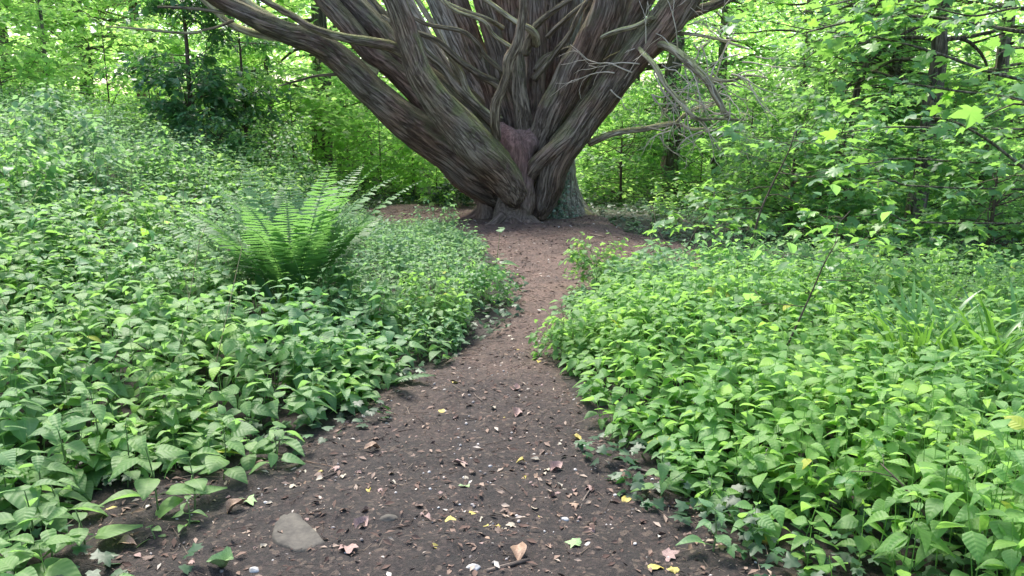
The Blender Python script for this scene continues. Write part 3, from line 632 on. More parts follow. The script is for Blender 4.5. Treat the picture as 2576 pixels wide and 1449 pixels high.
h = (.10+.22*sstep(0, .8, s))*rs.uniform(.6, 1.25, len(x))*(1-.5*sstep(8, 10, y))
herbs(L, rs, x, y, h, .066, 4, T_MID)
put('undergrowth', L.mesh('undergrowth', M['herb_far']), kind='stuff', label='low pale green herbs beyond the near plants to the right of the path', cat='undergrowth'); print('right', tris(L))
L = Leaves(); x, y = scatter(rs, -26, 26, 12.5, 32, 15); m = visible(x, y, 2) & (sdf(x, y) > .2) & clear_of(x, y, .3, 13.3, 2.0); x, y = x[m], y[m]
herbs(L, rs, x, y, rs.uniform(.15, .6, len(x)), .12, 4, T_FAR, stems=False)
put('undergrowth', L.mesh('undergrowth', M['lime']), kind='stuff', label='bright woodland floor plants far behind the big tree', cat='undergrowth'); print('far', tris(L))
# taller stems, seedlings and larger-leaved patches that break up the herb layer
L = Leaves(); x, y = scatter(rs, -11, 9, 4.6, 13.5, 2.6); s = sdf(x, y); m = (s > .6) & visible(x, y) & clear_of(x, y, .3, 13, 2) & ((x < -2.4) | (x > 1.5)) & near_ok(x, y); x, y = x[m], y[m]
k = rs.rand(len(x)) < .5
herbs(L, rs, x[k], y[k], rs.uniform(.38, .70, k.sum()), .13, 6, T_NEAR, lean=.2)
herbs(L, rs, x[~k], y[~k], rs.uniform(.25, .55, (~k).sum()), .11, 2, T_SYC, lean=.2)
put('undergrowth', L.mesh('undergrowth', M['syc']), kind='stuff', label='taller seedlings and nettles standing up out of the herb layer', cat='undergrowth')
L = Leaves(); x, y = scatter(rs, -11, -2.9, 4.6, 12, 26); q = noise3(np.stack([x*.55, y*.55, x*0+31], -1)); m = (q > .25) & (sdf(x, y) > .3) & visible(x, y) & near_ok(x, y); x, y = x[m], y[m]
herbs(L, rs, x, y, rs.uniform(.36, .58, len(x)), .125, 4, T_MID)
put('undergrowth', L.mesh('undergrowth', M['lime']), kind='stuff', label='yellow-green broad-leaved patches on the left bank', cat='undergrowth')
# ground ivy
def ivy_carpet(L, rs, x0, x1, y0, y1, dens, size, mask):
    x, y = scatter(rs, x0, x1, y0, y1, dens); m = mask(x, y) & visible(x, y); x, y = x[m], y[m]; n = len(x)
    z = gz(x, y)+rs.uniform(.015, .11, n)
    L.add(T_IVY, np.stack([x, y, z], 1), rs.uniform(0, 6.28, n), rs.normal(0, .3, n), rs.normal(0, .35, n), size*rs.uniform(.6, 1.25, n), np.clip(rs.normal(.4, .25, n), 0, 1), rs)
L = Leaves()
ivy_carpet(L, rs, .3, 3.2, 1.9, 3.6, 330, .062, lambda x, y: (sdf(x, y)+.15*fbm(np.stack([x*3, y*3, x*0], -1), 2) > -.12) & (sdf(x, y) < .95))
ivy_carpet(L, rs, -3.5, -.3, 2.2, 6.2, 240, .058, lambda x, y: (sdf(x, y)+.25*fbm(np.stack([x*2.5, y*2.5, x*0+2], -1), 2) > .04) & (sdf(x, y) < .6))
ivy_carpet(L, rs, -2.5, .3, 5.6, 8.5, 200, .055, lambda x, y: (sdf(x, y) > -.02) & (sdf(x, y) < .7))
put('ground_ivy', L.mesh('ground_ivy', M['ivy']), kind='stuff', label='glossy dark ivy creeping along the edges of the path', cat='ivy'); print('ivy', tris(L))
L = Leaves()
ivy_carpet(L, rs, -4.5, -.6, 12.0, 16.5, 130, .075, lambda x, y: (sdf(x, y) > -.05))
ivy_carpet(L, rs, .8, 7, 8.6, 15.5, 110, .075, lambda x, y: (sdf(x, y) > -.02))
put('ground_ivy', L.mesh('ground_ivy', M['ivy']), kind='stuff', label='dark ivy carpet spreading over the ground around the big tree', cat='ivy'); print('ivy2', tris(L))
# ------------------------------------------------------------ ivy climbing the rear stem
rs = RS(21); L = Leaves(); n = 900
u = rs.rand(n)**1.3; py_ = 600-u*190; pxc = 1392+rs.normal(0, 1, n)*(34-22*u)+16*u+40*np.maximum(0, .25-u); Yq = 12.75+u*.25+rs.normal(0, .05, n)
P = np.array([at(a, b, c)[0] for a, b, c in zip(pxc, py_, Yq)]); P[:, 2] = np.maximum(P[:, 2], gz(P[:, 0], P[:, 1])+.02)
L.add(T_IVY, P, rs.uniform(2.2, 4.0, n), rs.normal(-.45, .35, n), rs.normal(0, .4, n), .052*rs.uniform(.6, 1.3, n), np.clip(rs.normal(.7, .25, n), 0, 1), rs)
put('climbing_ivy', L.mesh('climbing_ivy', M['pale_ivy'], (.9, 12.8, 0)), loc=(.9, 12.8, 0), label='small-leaved ivy climbing the pale stem at the right foot of the big tree', cat='ivy')

# ------------------------------------------------------------ ferns
def frond_mesh(L, W, rs, length, width, arch, az, base, npin=40, lift=1.25):
    """rachis curve from base in direction az; pinnae as slim leaves either side"""
    s = np.linspace(0, 1, 14); ang = lift-arch*s**1.6
    d = np.stack([np.cos(ang)*math.cos(az), np.cos(ang)*math.sin(az), np.sin(ang)], 1)
    P = np.vstack([[0, 0, 0], np.cumsum(d[:-1]*length/13, axis=0)])+base
    W.append(tube(np.hstack([P, (np.linspace(.0045, .001, 14))[:, None]]), seg=4, step=length/13, raw=True))
    t = np.linspace(.16, .985, npin)
    pc = np.stack([np.interp(t, s, P[:, k]) for k in range(3)], 1); dd = np.stack([np.interp(t, s, d[:, k]) for k in range(3)], 1)
    prof = np.interp(t, [.16, .3, .5, .75, 1], [.45, .8, 1, .72, .08])
    for sg in (1, -1):
        side = np.array([-math.sin(az), math.cos(az), 0])*sg
        v = side[None]*1.0+dd*.35+np.array([0, 0, -.10]); v /= np.linalg.norm(v, axis=1)[:, None]
        yaw = np.arctan2(-v[:, 0], v[:, 1]); pit = np.arcsin(v[:, 2])+rs.normal(0, .08, npin)
        # the blade lies in the plane of the frond
        roll = -sg*np.sin(np.interp(t, s, ang))*0.9*np.ones(npin)
        L.add(T_PIN, pc, yaw, pit, roll, width*prof*rs.uniform(.9, 1.1, npin), np.clip(rs.normal(.35+.4*t.mean(), .12, npin)+.35*(t-.5), 0, 1), rs)
def tpl_pinna():
    n = 12; V = [[0, 0, 0]]; pts = []
    for k in range(n+1):
        y = k/n; w_ = .12*math.sin(math.pi*min(1, .12+.88*(1-y)))**.6*(1.0 if k % 2 == 0 else .62); pts.append((w_, y))
    V = []; F = []
    for k, (w_, y) in enumerate(pts): V += [[-w_, y, -.08*y*y], [0, y, .012-.08*y*y], [w_, y, -.08*y*y]]
    for k in range(n): a = 3*k; F += [[a, a+1, a+4, a+3], [a+1, a+2, a+5, a+4]]
    return np.array(V), np.array(F), np.array(V)*0
T_PIN = [tpl_pinna()]
def fern(x, y, n, length, label, seed, width=.105, group=None, az_bias=None, lift=(1.05, 1.45), arch=(.5, 1.0)):
    rs = RS(seed); z = float(gz(x, y)); root = put('fern', None, label=label, cat='fern', loc=(x, y, z), group=group)
    for k in range(n):
        az = 2*math.pi*(k+rs.uniform(-.3, .3))/n
        L, W = Leaves(), []
        frond_mesh(L, W, rs, length*rs.uniform(.78, 1.08), width*rs.uniform(.9, 1.1)*length, rs.uniform(*arch), az, np.array([math.cos(az)*.05, math.sin(az)*.05, .02]), lift=rs.uniform(*lift))
        Vt, a, b, B = join(W); L.V.append(Vt.astype(np.float32)); L.F4.append(a+L.n); L.F3.append(b+L.n); L.R.append(np.full(len(Vt), .3, np.float32)); L.U.append(np.zeros((len(Vt), 3), np.float32)); L.n += len(Vt)
        put('frond', L.mesh('frond', M['fern']), root)
    return root
fern(FERN[0], FERN[1], 28, 1.38, 'large upright fern with a shuttlecock of feathery fronds left of the path', 3, width=.125, lift=(.65, 1.42), arch=(.45, 1.1))
x, y, z, t = ground_pt(880, 800); fern(x, y, 9, .50, 'small arching fern at the right foot of the large fern', 4, width=.15, lift=(.7, 1.2), arch=(.7, 1.2))
x, y, z, t = ground_pt(2060, 735); fern(x, y, 11, .5, 'dark fern half hidden in the herbs under the right-hand bushes', 5, width=.15)
x, y, z, t = ground_pt(960, 975); fern(x, y, 7, .26, 'low dark fern at the left edge of the path', 8, width=.16, lift=(.3, .7), arch=(.6, 1.0))
def strap_plant(x, y, n, length, label, seed, name='hart_tongue_fern', cat='fern', mat='strap', wid=.14, lift=(.7, 1.35), arch=.8, part='frond', spread=.05):
    rs = RS(seed); z = float(gz(x, y)); root = put(name, None, label=label, cat=cat, loc=(x, y, z))
    for k in range(n):
        L = Leaves(); s = np.linspace(0, 1, 11); az = rs.uniform(0, 6.28); l = length*rs.uniform(.6, 1.1); ang = rs.uniform(*lift)-arch*rs.uniform(.5, 1.2)*s**1.7
        d = np.stack([np.cos(ang)*math.cos(az), np.cos(ang)*math.sin(az), np.sin(ang)], 1)
        P = np.vstack([[0, 0, 0], np.cumsum(d[:-1]*l/10, axis=0)])+np.array([math.cos(az), math.sin(az), 0])*rs.uniform(.2, 1)*spread
        side = np.array([-math.sin(az), math.cos(az), 0.0]); tw = rs.normal(0, .35); side = side*math.cos(tw)+np.array([0, 0, 1])*math.sin(tw)
        wd = wid*l*np.interp(s, [0, .12, .3, .8, 1], [.15, .55, .9, .8, .03])*.5
        wav = .12*wd*np.sin(s*16+rs.uniform(0, 6)); nrm = np.cross(d, side)
        V = np.concatenate([P-side*wd[:, None]+nrm*wav[:, None], P+nrm*(-.15*wd)[:, None], P+side*wd[:, None]-nrm*wav[:, None]]); m = 11
        F = np.array([[q, q+m, q+m+1, q+1] for q in range(m-1)]+[[q+m, q+2*m, q+2*m+1, q+m+1] for q in range(m-1)])
        L.V = [V.astype(np.float32)]; L.F4 = [F]; L.R = [np.full(3*m, np.clip(rs.normal(.45, .25), 0, 1), np.float32)]; L.U = [np.zeros((3*m, 3), np.float32)]; L.n = 3*m
        put(part, L.mesh(part, M[mat]), root)
    return root
x, y, z, t = ground_pt(735, 815); strap_plant(x, y-.28, 15, .50, 'glossy strap-leaved fern with wavy blades below the large feathery fern', 6, wid=.17)
x, y, z, t = ground_pt(485, 560); 
for k, (px, py, n, l, lab) in enumerate([(2290, 985, 26, .50, 'clump of arching sword-shaped leaves among the herbs on the right'), (2420, 1010, 30, .52, 'taller clump of sword-shaped leaves, second from the right edge'), (2545, 1020, 26, .55, 'clump of sword-shaped leaves cut by the right edge of the picture')]):
    x, y, z, t = ground_pt(px, py); strap_plant(x, y, n*2, l*1.3, lab, 30+k, 'sword_leaved_plant', 'plant', 'sword', .042, (1.0, 1.5), 1.1, 'leaf', .22)

# ------------------------------------------------------------ single plants standing on the bare soil
def herb_plant(px, py, h, pairs, leafsz, label, seed, tp=T_NEAR):
    leafsz *= 1.4; h *= 1.15
    rs = RS(seed); x, y, z, t = ground_pt(px, py); root = put('broad_leaved_plant', None, label=label, cat='plant', loc=(x, y, z))
    lean = rs.normal(0, .08, 2); top = np.array([lean[0]*h, lean[1]*h, h])
    tube_obj('stem', [tube([[0, 0, -.02, .004], [*(top*.5+[.01, 0, 0]), .003], [*top, .0018]], seg=6, step=.03)], M['stem_green'], root)
    yaw0 = rs.uniform(0, 6.28)
    for k in range(pairs):
        f = .25+.75*k/max(1, pairs-1); p = top*f
        for sg in (0, math.pi):
            L = Leaves(); yw = yaw0+sg+(k % 2)*math.pi/2+rs.normal(0, .25); sz = leafsz*rs.uniform(.75, 1.15)*(1.1-.5*f if k < pairs-1 else .6)
            ax = np.array([-math.sin(yw), math.cos(yw), .35]); q = p+ax*.25*sz
            L.strips(p[None], q[None], .0016)
            L.add(T_NEAR, q[None], np.array([yw]), np.array([rs.normal(0.0, .2)]), np.array([rs.normal(0, .2)]), np.array([sz]), np.array([np.clip(rs.normal(.45, .15), 0, 1)]), rs)
            put('leaf', L.mesh('leaf', M['herb']), root)
    return root
for k, a in enumerate([
 (400, 1300, .30, 4, .125, 'leafy green plant in the middle of the bare soil on the left'), (490, 1290, .20, 3, .12, 'shorter plant just right of the leafy one on the bare soil'),
 (255, 1190, .34, 5, .105, 'tall plant with a pale budding top at the edge of the left bank'), (450, 1140, .24, 4, .105, 'plant with crinkled leaves at the foot of the left bank'),
 (85, 1385, .22, 4, .12, 'plant with drooping leaves in the bottom left corner'), (150, 1320, .15, 3, .10, 'small plant just above the bottom left corner'),
 (320, 1225, .26, 4, .10, 'plant behind and left of the leafy one at the foot of the left bank'), (560, 1215, .22, 4, .095, 'plant at the edge of the left bank above the fan-shaped leaf'),
 (175, 1245, .30, 5, .11, 'plant near the left edge with its lower leaves over bare soil'), (690, 1190, .18, 4, .08, 'small plant at the foot of the left bank nearest the path'), (100, 1300, .22, 4, .11, 'plant between the left edge and the small speckled leaf'),
 (215, 1395, .16, 3, .10, 'plant on bare soil below the speckled yellow leaf'), (130, 1435, .14, 3, .10, 'low plant at the bottom edge near the left corner'), (470, 1340, .10, 3, .06, 'very small plant right of the leafy one'),
 (20, 1320, .26, 4, .12, 'plant cut by the left edge above the bottom corner'), (385, 1365, .05, 2, .05, 'tiny seedling on bare soil below the leafy plant'),
 (30, 1440, .14, 3, .10, 'low plant cut by the bottom left corner of the picture'), (1660, 1260, .18, 5, .07, 'small light green plant at the right edge of the path'),
 (1790, 1400, .16, 4, .075, 'small plant among dark ivy at the bottom right of the path'), (1500, 690, .26, 5, .09, 'bright plant on the right bank beside the bare soil'),
 (1240, 700, .42, 2, .13, 'thin seedling with a flat leafy top leaning over the left edge of the path'), (1420, 860, .26, 4, .10, 'plant with a broad yellow-green leaf at the right edge of the path')]):
    herb_plant(*a, 60+k)

# ------------------------------------------------------------ sycamore saplings and overhanging boughs
def bough(rs, p, d, l, r, n=7, droop=.06, wig=.16):
    pts = [[*p, r]]; d = np.array(d, float); d /= np.linalg.norm(d); p = np.array(p, float)
    for k in range(n):
        d = d+rs.normal(0, wig, 3)+np.array([0, 0, -droop]); d /= np.linalg.norm(d); p = p+d*l/n; pts.append([*p, max(r*(1-(k+1)/n*.8), .0015)])
    return np.array(pts)
def spray(L, W, rs, P, tpls, size, dens, lat=.22, flat=.3, brd=.45, stalks=True, t0=.2, thick=.05):
    """leaves on side twigs of a bough, held nearly flat"""
    C = P[:, :3]; seglen = np.linalg.norm(np.diff(C, axis=0), axis=1); s = np.r_[0, np.cumsum(seglen)]; n = max(3, int(s[-1]*dens))
    t = (t0+(1-t0)*rs.rand(n))*s[-1]; p = np.stack([np.interp(t, s, C[:, k]) for k in range(3)], 1)
    d = C[-1]-C[0]; d = d/np.linalg.norm(d); az = math.atan2(-d[0], d[1])
    sg = np.where(rs.rand(n) < .5, 1, -1); ya = az+sg*rs.uniform(.3, 1.4, n); off = rs.uniform(.1, 1.0, n)*lat*(1.15-t/s[-1])+.02
    q = p+np.stack([-np.sin(ya)*off, np.cos(ya)*off, rs.normal(0, thick, n)-off*.10], 1)
    if stalks: L.strips(p, q, .0016)
    L.add(tpls, q, ya+rs.normal(0, .4, n), rs.normal(-.18, flat, n), rs.normal(0, flat, n), size*rs.uniform(.55, 1.15, n), np.clip(rs.normal(.45, .24, n), 0, 1), rs)
def leafy_tree(name, label, cat, base, stem, boughs, tpls, size, dens, mat, wood, seed, lat=.22, group=None, flat=.3, r0=.02, part='crown', wig=.16, sub=2):
    """stem: rows x,y,z,r relative to base; boughs: (height fraction, azimuth, elevation, length)"""
    rs = RS(seed); root = put(name, None, label=label, cat=cat, loc=base, group=group)
    S = spline(stem); W = [tube(stem, seg=10 if stem[0][3] > .04 else 7, step=.08, seed=seed, lobes=.12, wob=.3)]; L = Leaves()
    for f, az, el, l in boughs:
        k = int(f*(len(S)-1)); p = S[k, :3]; r = min(S[k, 3]*.6, r0)
        B = bough(rs, p, [math.cos(az)*math.cos(el), math.sin(az)*math.cos(el), math.sin(el)], l, r, wig=wig); W.append(tube(B, seg=5, step=.12, raw=True))
        spray(L, W, rs, B, tpls, size, dens, lat, flat)
        for z in range(sub):
            q = B[rs.randint(2, 6)]; a2 = az+rs.choice([-1, 1])*rs.uniform(.5, 1.0)
            B2 = bough(rs, q[:3], [math.cos(a2), math.sin(a2), .1], l*rs.uniform(.35, .6), q[3]*.7, n=5, wig=wig); W.append(tube(B2, seg=4, step=.12, raw=True)); spray(L, W, rs, B2, tpls, size, dens, lat, flat)
    tube_obj('trunk', W, M[wood], root)
    put(part, L.mesh(part, M[mat]), root)
    return root, tris(L)
def rel(rows, base):
    return [[*(at(px, py, Y)[0]-np.array(base)), r] for px, py, Y, r in rows]
x, y, z, t = ground_pt(1700, 690); b = (x, y, z)
rsb = RS(31)
leafy_tree('sycamore_sapling', 'young sycamore sapling forking low beside the bare soil right of the tree', 'tree', b, rel([(1702, 690, y, .016), (1712, 660, y, .012), (1745, 590, y-.05, .009), (1775, 540, y-.1, .006), (1800, 480, y-.1, .004)], b),
  [(.25, 2.9, .9, .8), (.3, .2, .3, .7), (.45, 2.8, .2, .7), (.5, -.4, .2, .8), (.6, 2.2, .2, .7), (.65, .3, .3, .7), (.75, 3.3, .2, .65), (.8, -.9, .1, .6), (.9, .9, .3, .5), (.97, 1.5, .5, .4), (.4, -1.6, .1, .6), (.7, -1.8, .1, .5)], T_SYC, .135, 7, 'syc', 'stem_brown', 32, r0=.007, lat=.14, sub=1)
x, y, z, t = ground_pt(1905, 700); b = (x, y, z)
leafy_tree('sycamore_sapling', 'thin sycamore sapling with a straight dark stem among the right-hand bushes', 'tree', b, rel([(1880, 690, y, .014), (1905, 560, y, .011), (1940, 470, y, .009), (1985, 380, y-.1, .007), (2000, 330, y-.1, .004)], b),
  [(.35, 2.9, .3, .9), (.45, .2, .2, .9), (.5, 3.2, .1, .9), (.6, -.3, .2, .9), (.68, 2.6, .2, .8), (.75, .4, .2, .9), (.82, 3.4, .2, .7), (.9, -1.1, .1, .7), (.96, 1.2, .4, .5)], T_SYC, .135, 8, 'syc', 'stem_brown', 33, r0=.006, lat=.15, sub=1)
# boughs reaching in from trees that stand beyond the right edge
def overhang(label, base, stem, rows, size, dens, seed, lat=.16, mat='syc', sub=3):
    rs = RS(seed); root = put('sycamore_tree', None, label=label, cat='tree', loc=base); L = Leaves()
    W = [tube(stem, seg=12, step=.1, seed=seed, lobes=.1, wob=.3)]
    for r_, r0 in rows:
        P = np.array(rel([(a, b, c, 0) for a, b, c in r_], base)); P[:, 3] = np.linspace(r0, r0*.25, len(P)); P = spline(P); W.append(tube(P, seg=6, step=.08, raw=True, seed=seed, wob=.6))
        spray(L, W, rs, P, T_SYC, size, dens, lat, .35, t0=.1)
        n = len(P)
        for z in range(sub):
            q = P[int(rs.uniform(.2, .95)*(n-1))]; d = P[-1, :3]-P[0, :3]; az = math.atan2(d[1], d[0])+rs.choice([-1, 1])*rs.uniform(.4, 1.1)
            B2 = bough(rs, q[:3], [math.cos(az), math.sin(az), rs.uniform(-.1, .3)], rs.uniform(.4, .9), .005, n=5); W.append(tube(B2, seg=4, step=.12, raw=True)); spray(L, W, rs, B2, T_SYC, size, dens, lat, .35, t0=.1)
    tube_obj('trunk', W, M['bark_bg'], root); put('crown', L.mesh('crown', M[mat]), root); return tris(L)
b = (6.2, 7.4, float(gz(6.2, 7.4)))
overhang('sycamore whose broad lobed leaves hang in from the upper right', b, [[0, 0, 0, .13], [0, .05, 2.2, .11], [-.1, 0, 4.5, .08], [0, 0, 6.5, .05]],
  [([(2700, 100, 7.2), (2500, 70, 6.9), (2300, 40, 6.8), (2120, 60, 6.7), (1980, 95, 6.7)], .02), ([(2700, 220, 7.0), (2520, 190, 6.5), (2350, 130, 6.2), (2200, 95, 6.2), (2080, 80, 6.2)], .016),
   ([(2700, 300, 7), (2560, 250, 6.6), (2420, 230, 6.3), (2260, 210, 6.2), (2120, 230, 6.3)], .014), ([(2700, -20, 7), (2500, -30, 6.5), (2300, -20, 6.4), (2150, 0, 6.4), (2020, 30, 6.4)], .014),
   ([(2700, 480, 7), (2600, 440, 6.9), (2480, 350, 6.7), (2380, 300, 6.6), (2280, 300, 6.6)], .018), ([(2700, 20, 7.2), (2560, 20, 6.8), (2450, 40, 6.5), (2350, 20, 6.4), (2250, 10, 6.3)], .012)], .125, 13, 41)
b = (5.4, 4.6, float(gz(5.4, 4.6)))
overhang('nearest sycamore reaching a few large dark leaves in from the right edge', b, [[0, 0, 0, .09], [0, .05, 2, .08], [.05, 0, 4, .05]],
  [([(2800, 150, 4.6), (2640, 130, 4.2), (2560, 120, 4.0), (2500, 140, 3.9)], .010), ([(2800, 330, 4.6), (2650, 300, 4.2), (2560, 260, 4.0), (2470, 300, 4.0)], .010)], .125, 9, 42, sub=1)
b = (6.9, 9.0, float(gz(6.9, 9.0)))
overhang('sycamore with yellow-green low boughs over the herbs on the right', b, [[0, 0, 0, .11], [.05, .05, 1.2, .10], [.2, 0, 2.4, .08], [.1, 0, 5, .05]],
  [([(2760, 480, 9.0), (2330, 470, 8.4), (2240, 455, 8.0), (2160, 470, 7.8), (2090, 490, 7.7)], .012), ([(2760, 560, 9.0), (2330, 560, 8.4), (2240, 540, 8.0), (2150, 545, 7.8), (2080, 560, 7.7)], .012),
   ([(2760, 430, 9), (2300, 400, 8.6), (2200, 410, 8.2), (2100, 420, 8.0), (2000, 440, 7.9)], .012), ([(2760, 330, 9), (2280, 320, 8.8), (2150, 330, 8.6), (2020, 350, 8.4), (1930, 370, 8.3)], .012),
   ([(2760, 620, 9), (2330, 640, 8.6), (2240, 640, 8.3), (2160, 650, 8.2)], .009)], .14, 11, 43)

x, y, z, t = ground_pt(1925, 985); b = (x, y, z)
leafy_tree('sapling', 'thin leaning sapling standing in the herbs right of the path', 'tree', b, rel([(1925, 985, y, .008), (1975, 880, y, .007), (2040, 740, y-.05, .005), (2075, 660, y-.1, .004), (2110, 600, y-.1, .002)], b),
  [(.45, 2.6, .5, .35), (.6, .4, .4, .35), (.75, 2.9, .3, .35), (.85, .2, .4, .4), (.95, 1.3, .6, .3)], T_MID, .085, 12, 'mid', 'stem_brown', 34, r0=.003, lat=.10, sub=1)
x, y, z, t = ground_pt(2420, 1440); b = (x, y, z)
leafy_tree('sapling', 'whippy bare-stemmed seedling leaning over the herbs at the bottom right', 'tree', b, rel([(2420, 1440, y, .006), (2360, 1340, y, .005), (2280, 1230, y+.05, .004), (2215, 1165, y+.1, .002)], b),
  [(.8, 2.6, .5, .15), (.97, 1.3, .6, .12)], T_MID, .06, 18, 'mid', 'stem_brown', 35, r0=.002, lat=.06, sub=0)
rs = RS(66); L = Leaves(); x, y = scatter(rs, -9, -1.2, 3.8, 12, 1.6); m = visible(x, y) & (sdf(x, y) > .3); x, y = x[m], y[m]; n = len(x)
A = np.stack([x, y, gz(x, y)], 1); Bm = A+np.stack([rs.normal(0, .12, n), rs.normal(0, .12, n), rs.uniform(.4, .85, n)], 1); L.strips(A, Bm, .0030)
L.strips(Bm, Bm+np.stack([rs.normal(0, .06, n), rs.normal(0, .06, n), rs.uniform(.05, .12, n)], 1), .002)
dry = G('dry_stalk', [(0, (.20, .18, .10)), (1, (.34, .30, .19))], trans=.0, rough=.8, spec=.2)
put('dry_stalks', L.mesh('dry_stalks', dry), kind='stuff', label='thin pale stalks standing among the herbs on the left bank', cat='stalks')
# ------------------------------------------------------------ shrubs, background trees, far wood
def bush_boughs(rs, n, lo, hi, L, el=(.0, .7), azs=None):
    return [(rs.uniform(lo, hi), (rs.uniform(*azs) if azs else rs.uniform(0, 6.28)), rs.uniform(*el), L*rs.uniform(.6, 1.15)) for _ in range(n)]
nt = 0
def bg(name, label, cat, x, y, hgt, n, L, tp, size, dens, mat, wood, seed, lean=(0, 0), r=.06, lo=.08, hi=1.0, lat=.3, el=(0, .5), group=None, flat=.35, sub=2):
    global nt
    rs = RS(seed); z = float(gz(x, y)); lx, ly = lean
    stem = [[0, 0, -.1, r], [lx*.3*hgt, ly*.3*hgt, hgt*.33, r*.8], [lx*.7*hgt, ly*.7*hgt, hgt*.68, r*.55], [lx*hgt, ly*hgt, hgt, r*.2]]
    o, t = leafy_tree(name, label, cat, (x, y, z), stem, bush_boughs(rs, n, lo, hi, L, el), tp, size, dens, mat, wood, seed, lat=lat, group=group, flat=flat, r0=max(.010, r*.22), sub=sub)
    nt += t; return o
def gp(px, Y): return (px-1288)/FPX*Y*1.0   # across-track distance of a picture column at distance Y
# dark evergreen shrub on the left bank, several stems
bg('evergreen_shrub', 'dark green evergreen shrub standing on the left bank', 'shrub', gp(500, 13.0), 13.0, 2.9, 58, 1.0, T_SLIM+T_MID, .135, 44, 'dark', 'stem_brown', 201, r=.05, lat=.24, el=(.1, 1.0))
bg('evergreen_shrub', 'smaller dark shrub leaning against the first on the left bank', 'shrub', gp(630, 13.6), 13.6, 2.3, 36, .8, T_SLIM, .13, 36, 'dark', 'stem_brown', 202, r=.04, lat=.24, el=(.1, 1.0))
bg('shrub', 'rounded mid green bush at the foot of the dark shrub', 'shrub', gp(700, 12.2), 12.2, .9, 26, .7, T_MID, .07, 40, 'mid', 'stem_brown', 203, r=.02, lat=.15, el=(.0, 1.0))
bg('shrub', 'low dark bush in the shade at the base of the evergreen shrub', 'shrub', gp(560, 12.2), 12.2, .8, 20, .6, T_MID, .08, 34, 'dark', 'stem_brown', 204, r=.02, lat=.15, el=(.0, .9))
# bushes to the right of the tree
for k, (px, Y, h, n, L, mt, sz, lab) in enumerate([
 (1560, 15.2, 1.5, 34, 1.0, 'mid', .085, 'dark low bush immediately right of the rear stem'), (1700, 16.0, 2.4, 40, 1.2, 'mid', .09, 'round-leaved bush behind the dead branches'),
 (1880, 13.2, 1.8, 30, 1.0, 'mid', .10, 'broad bush between the sapling and the far trees'), (1990, 10.8, 1.5, 36, 1.0, 'mid', .095, 'bramble mound right of the sapling'),
 (2130, 10.2, 1.6, 36, 1.1, 'mid', .10, 'bush under the yellow-green sycamore boughs'), (2320, 12.5, 2.2, 36, 1.2, 'mid', .10, 'bush at the foot of the ivy-clad trunk on the right'),
 (2500, 9.2, 1.3, 34, 1.1, 'mid', .095, 'leafy bush near the right edge behind the sword-leaved plants'), (2100, 14.0, 2.8, 40, 1.4, 'mid', .11, 'tall bush around the leaning dead trunk'),
 (2400, 15.5, 3.0, 40, 1.5, 'lime', .11, 'tall light green bush at the far right'), (1560, 19.0, 2.2, 30, 1.4, 'mid', .11, 'far bush seen just past the right side of the tree')]):
    bg('bush', lab, 'bush', gp(px, Y), Y, h, n, L, T_MID if k % 2 else T_SYC, sz, 30, mt, 'stem_brown', 220+k, r=.03, lat=.24, el=(.0, .8), sub=2)
# low bushes and mounds that break up the herb layer
for k, (px, py, h, n, L_, mt, sz, lab) in enumerate([
 (60, 560, .55, 26, .55, 'mid', .085, 'low bush cut by the left edge halfway up the bank'), (250, 520, .50, 24, .5, 'herb_far', .08, 'low leafy mound halfway up the left bank'), (430, 505, .5, 24, .5, 'mid', .075, 'low bush just up the bank from the large fern'),
 (150, 440, .7, 26, .7, 'herb_far', .09, 'taller mint-green mound high on the left bank'), (560, 440, .55, 24, .55, 'mid', .08, 'mound in front of the dark shrub'), (330, 640, .42, 22, .45, 'herb_bright', .09, 'yellow-green leafy mound on the near left bank'),
 (1085, 850, .26, 30, .30, 'herb_bright', .062, 'bright leafy mound at the bend of the path on its left side'), (1215, 765, .24, 28, .30, 'mid', .050, 'small-leaved mound hugging the left side of the narrow path'), (1010, 690, .34, 24, .40, 'herb_far', .05, 'feathery mound to the right of the large fern'),
 (1120, 640, .30, 24, .38, 'herb_far', .05, 'feathery mound in front of the bare soil left of the tree'), (1500, 735, .30, 24, .32, 'herb_bright', .065, 'bright mound at the right side of the path near the tree'), (1640, 770, .32, 24, .40, 'herb_far', .065, 'pale mound on the right below the forked sapling'),
 (1850, 760, .34, 24, .45, 'mid', .07, 'low mound in the middle of the right-hand herbs'), (2180, 830, .36, 22, .5, 'herb_bright', .08, 'leafy mound left of the sword-leaved plants'), (1440, 900, .24, 24, .26, 'herb_bright', .06, 'small mound at the right edge of the narrowest part of the path'),
 (1150, 520, .35, 26, .45, 'ivy', .07, 'dark ivy mound at the left foot of the big tree')]):
    x, y, z, t = ground_pt(px, py)
    bg('low_bush', lab, 'bush', x, y, h, n, L_, T_IVY if mt == 'ivy' else T_MID, sz, 55 if sz < .07 else 40, mt, 'stem_green', 500+k, r=.006, lat=.12, el=(.1, 1.2), sub=1, lo=.0)
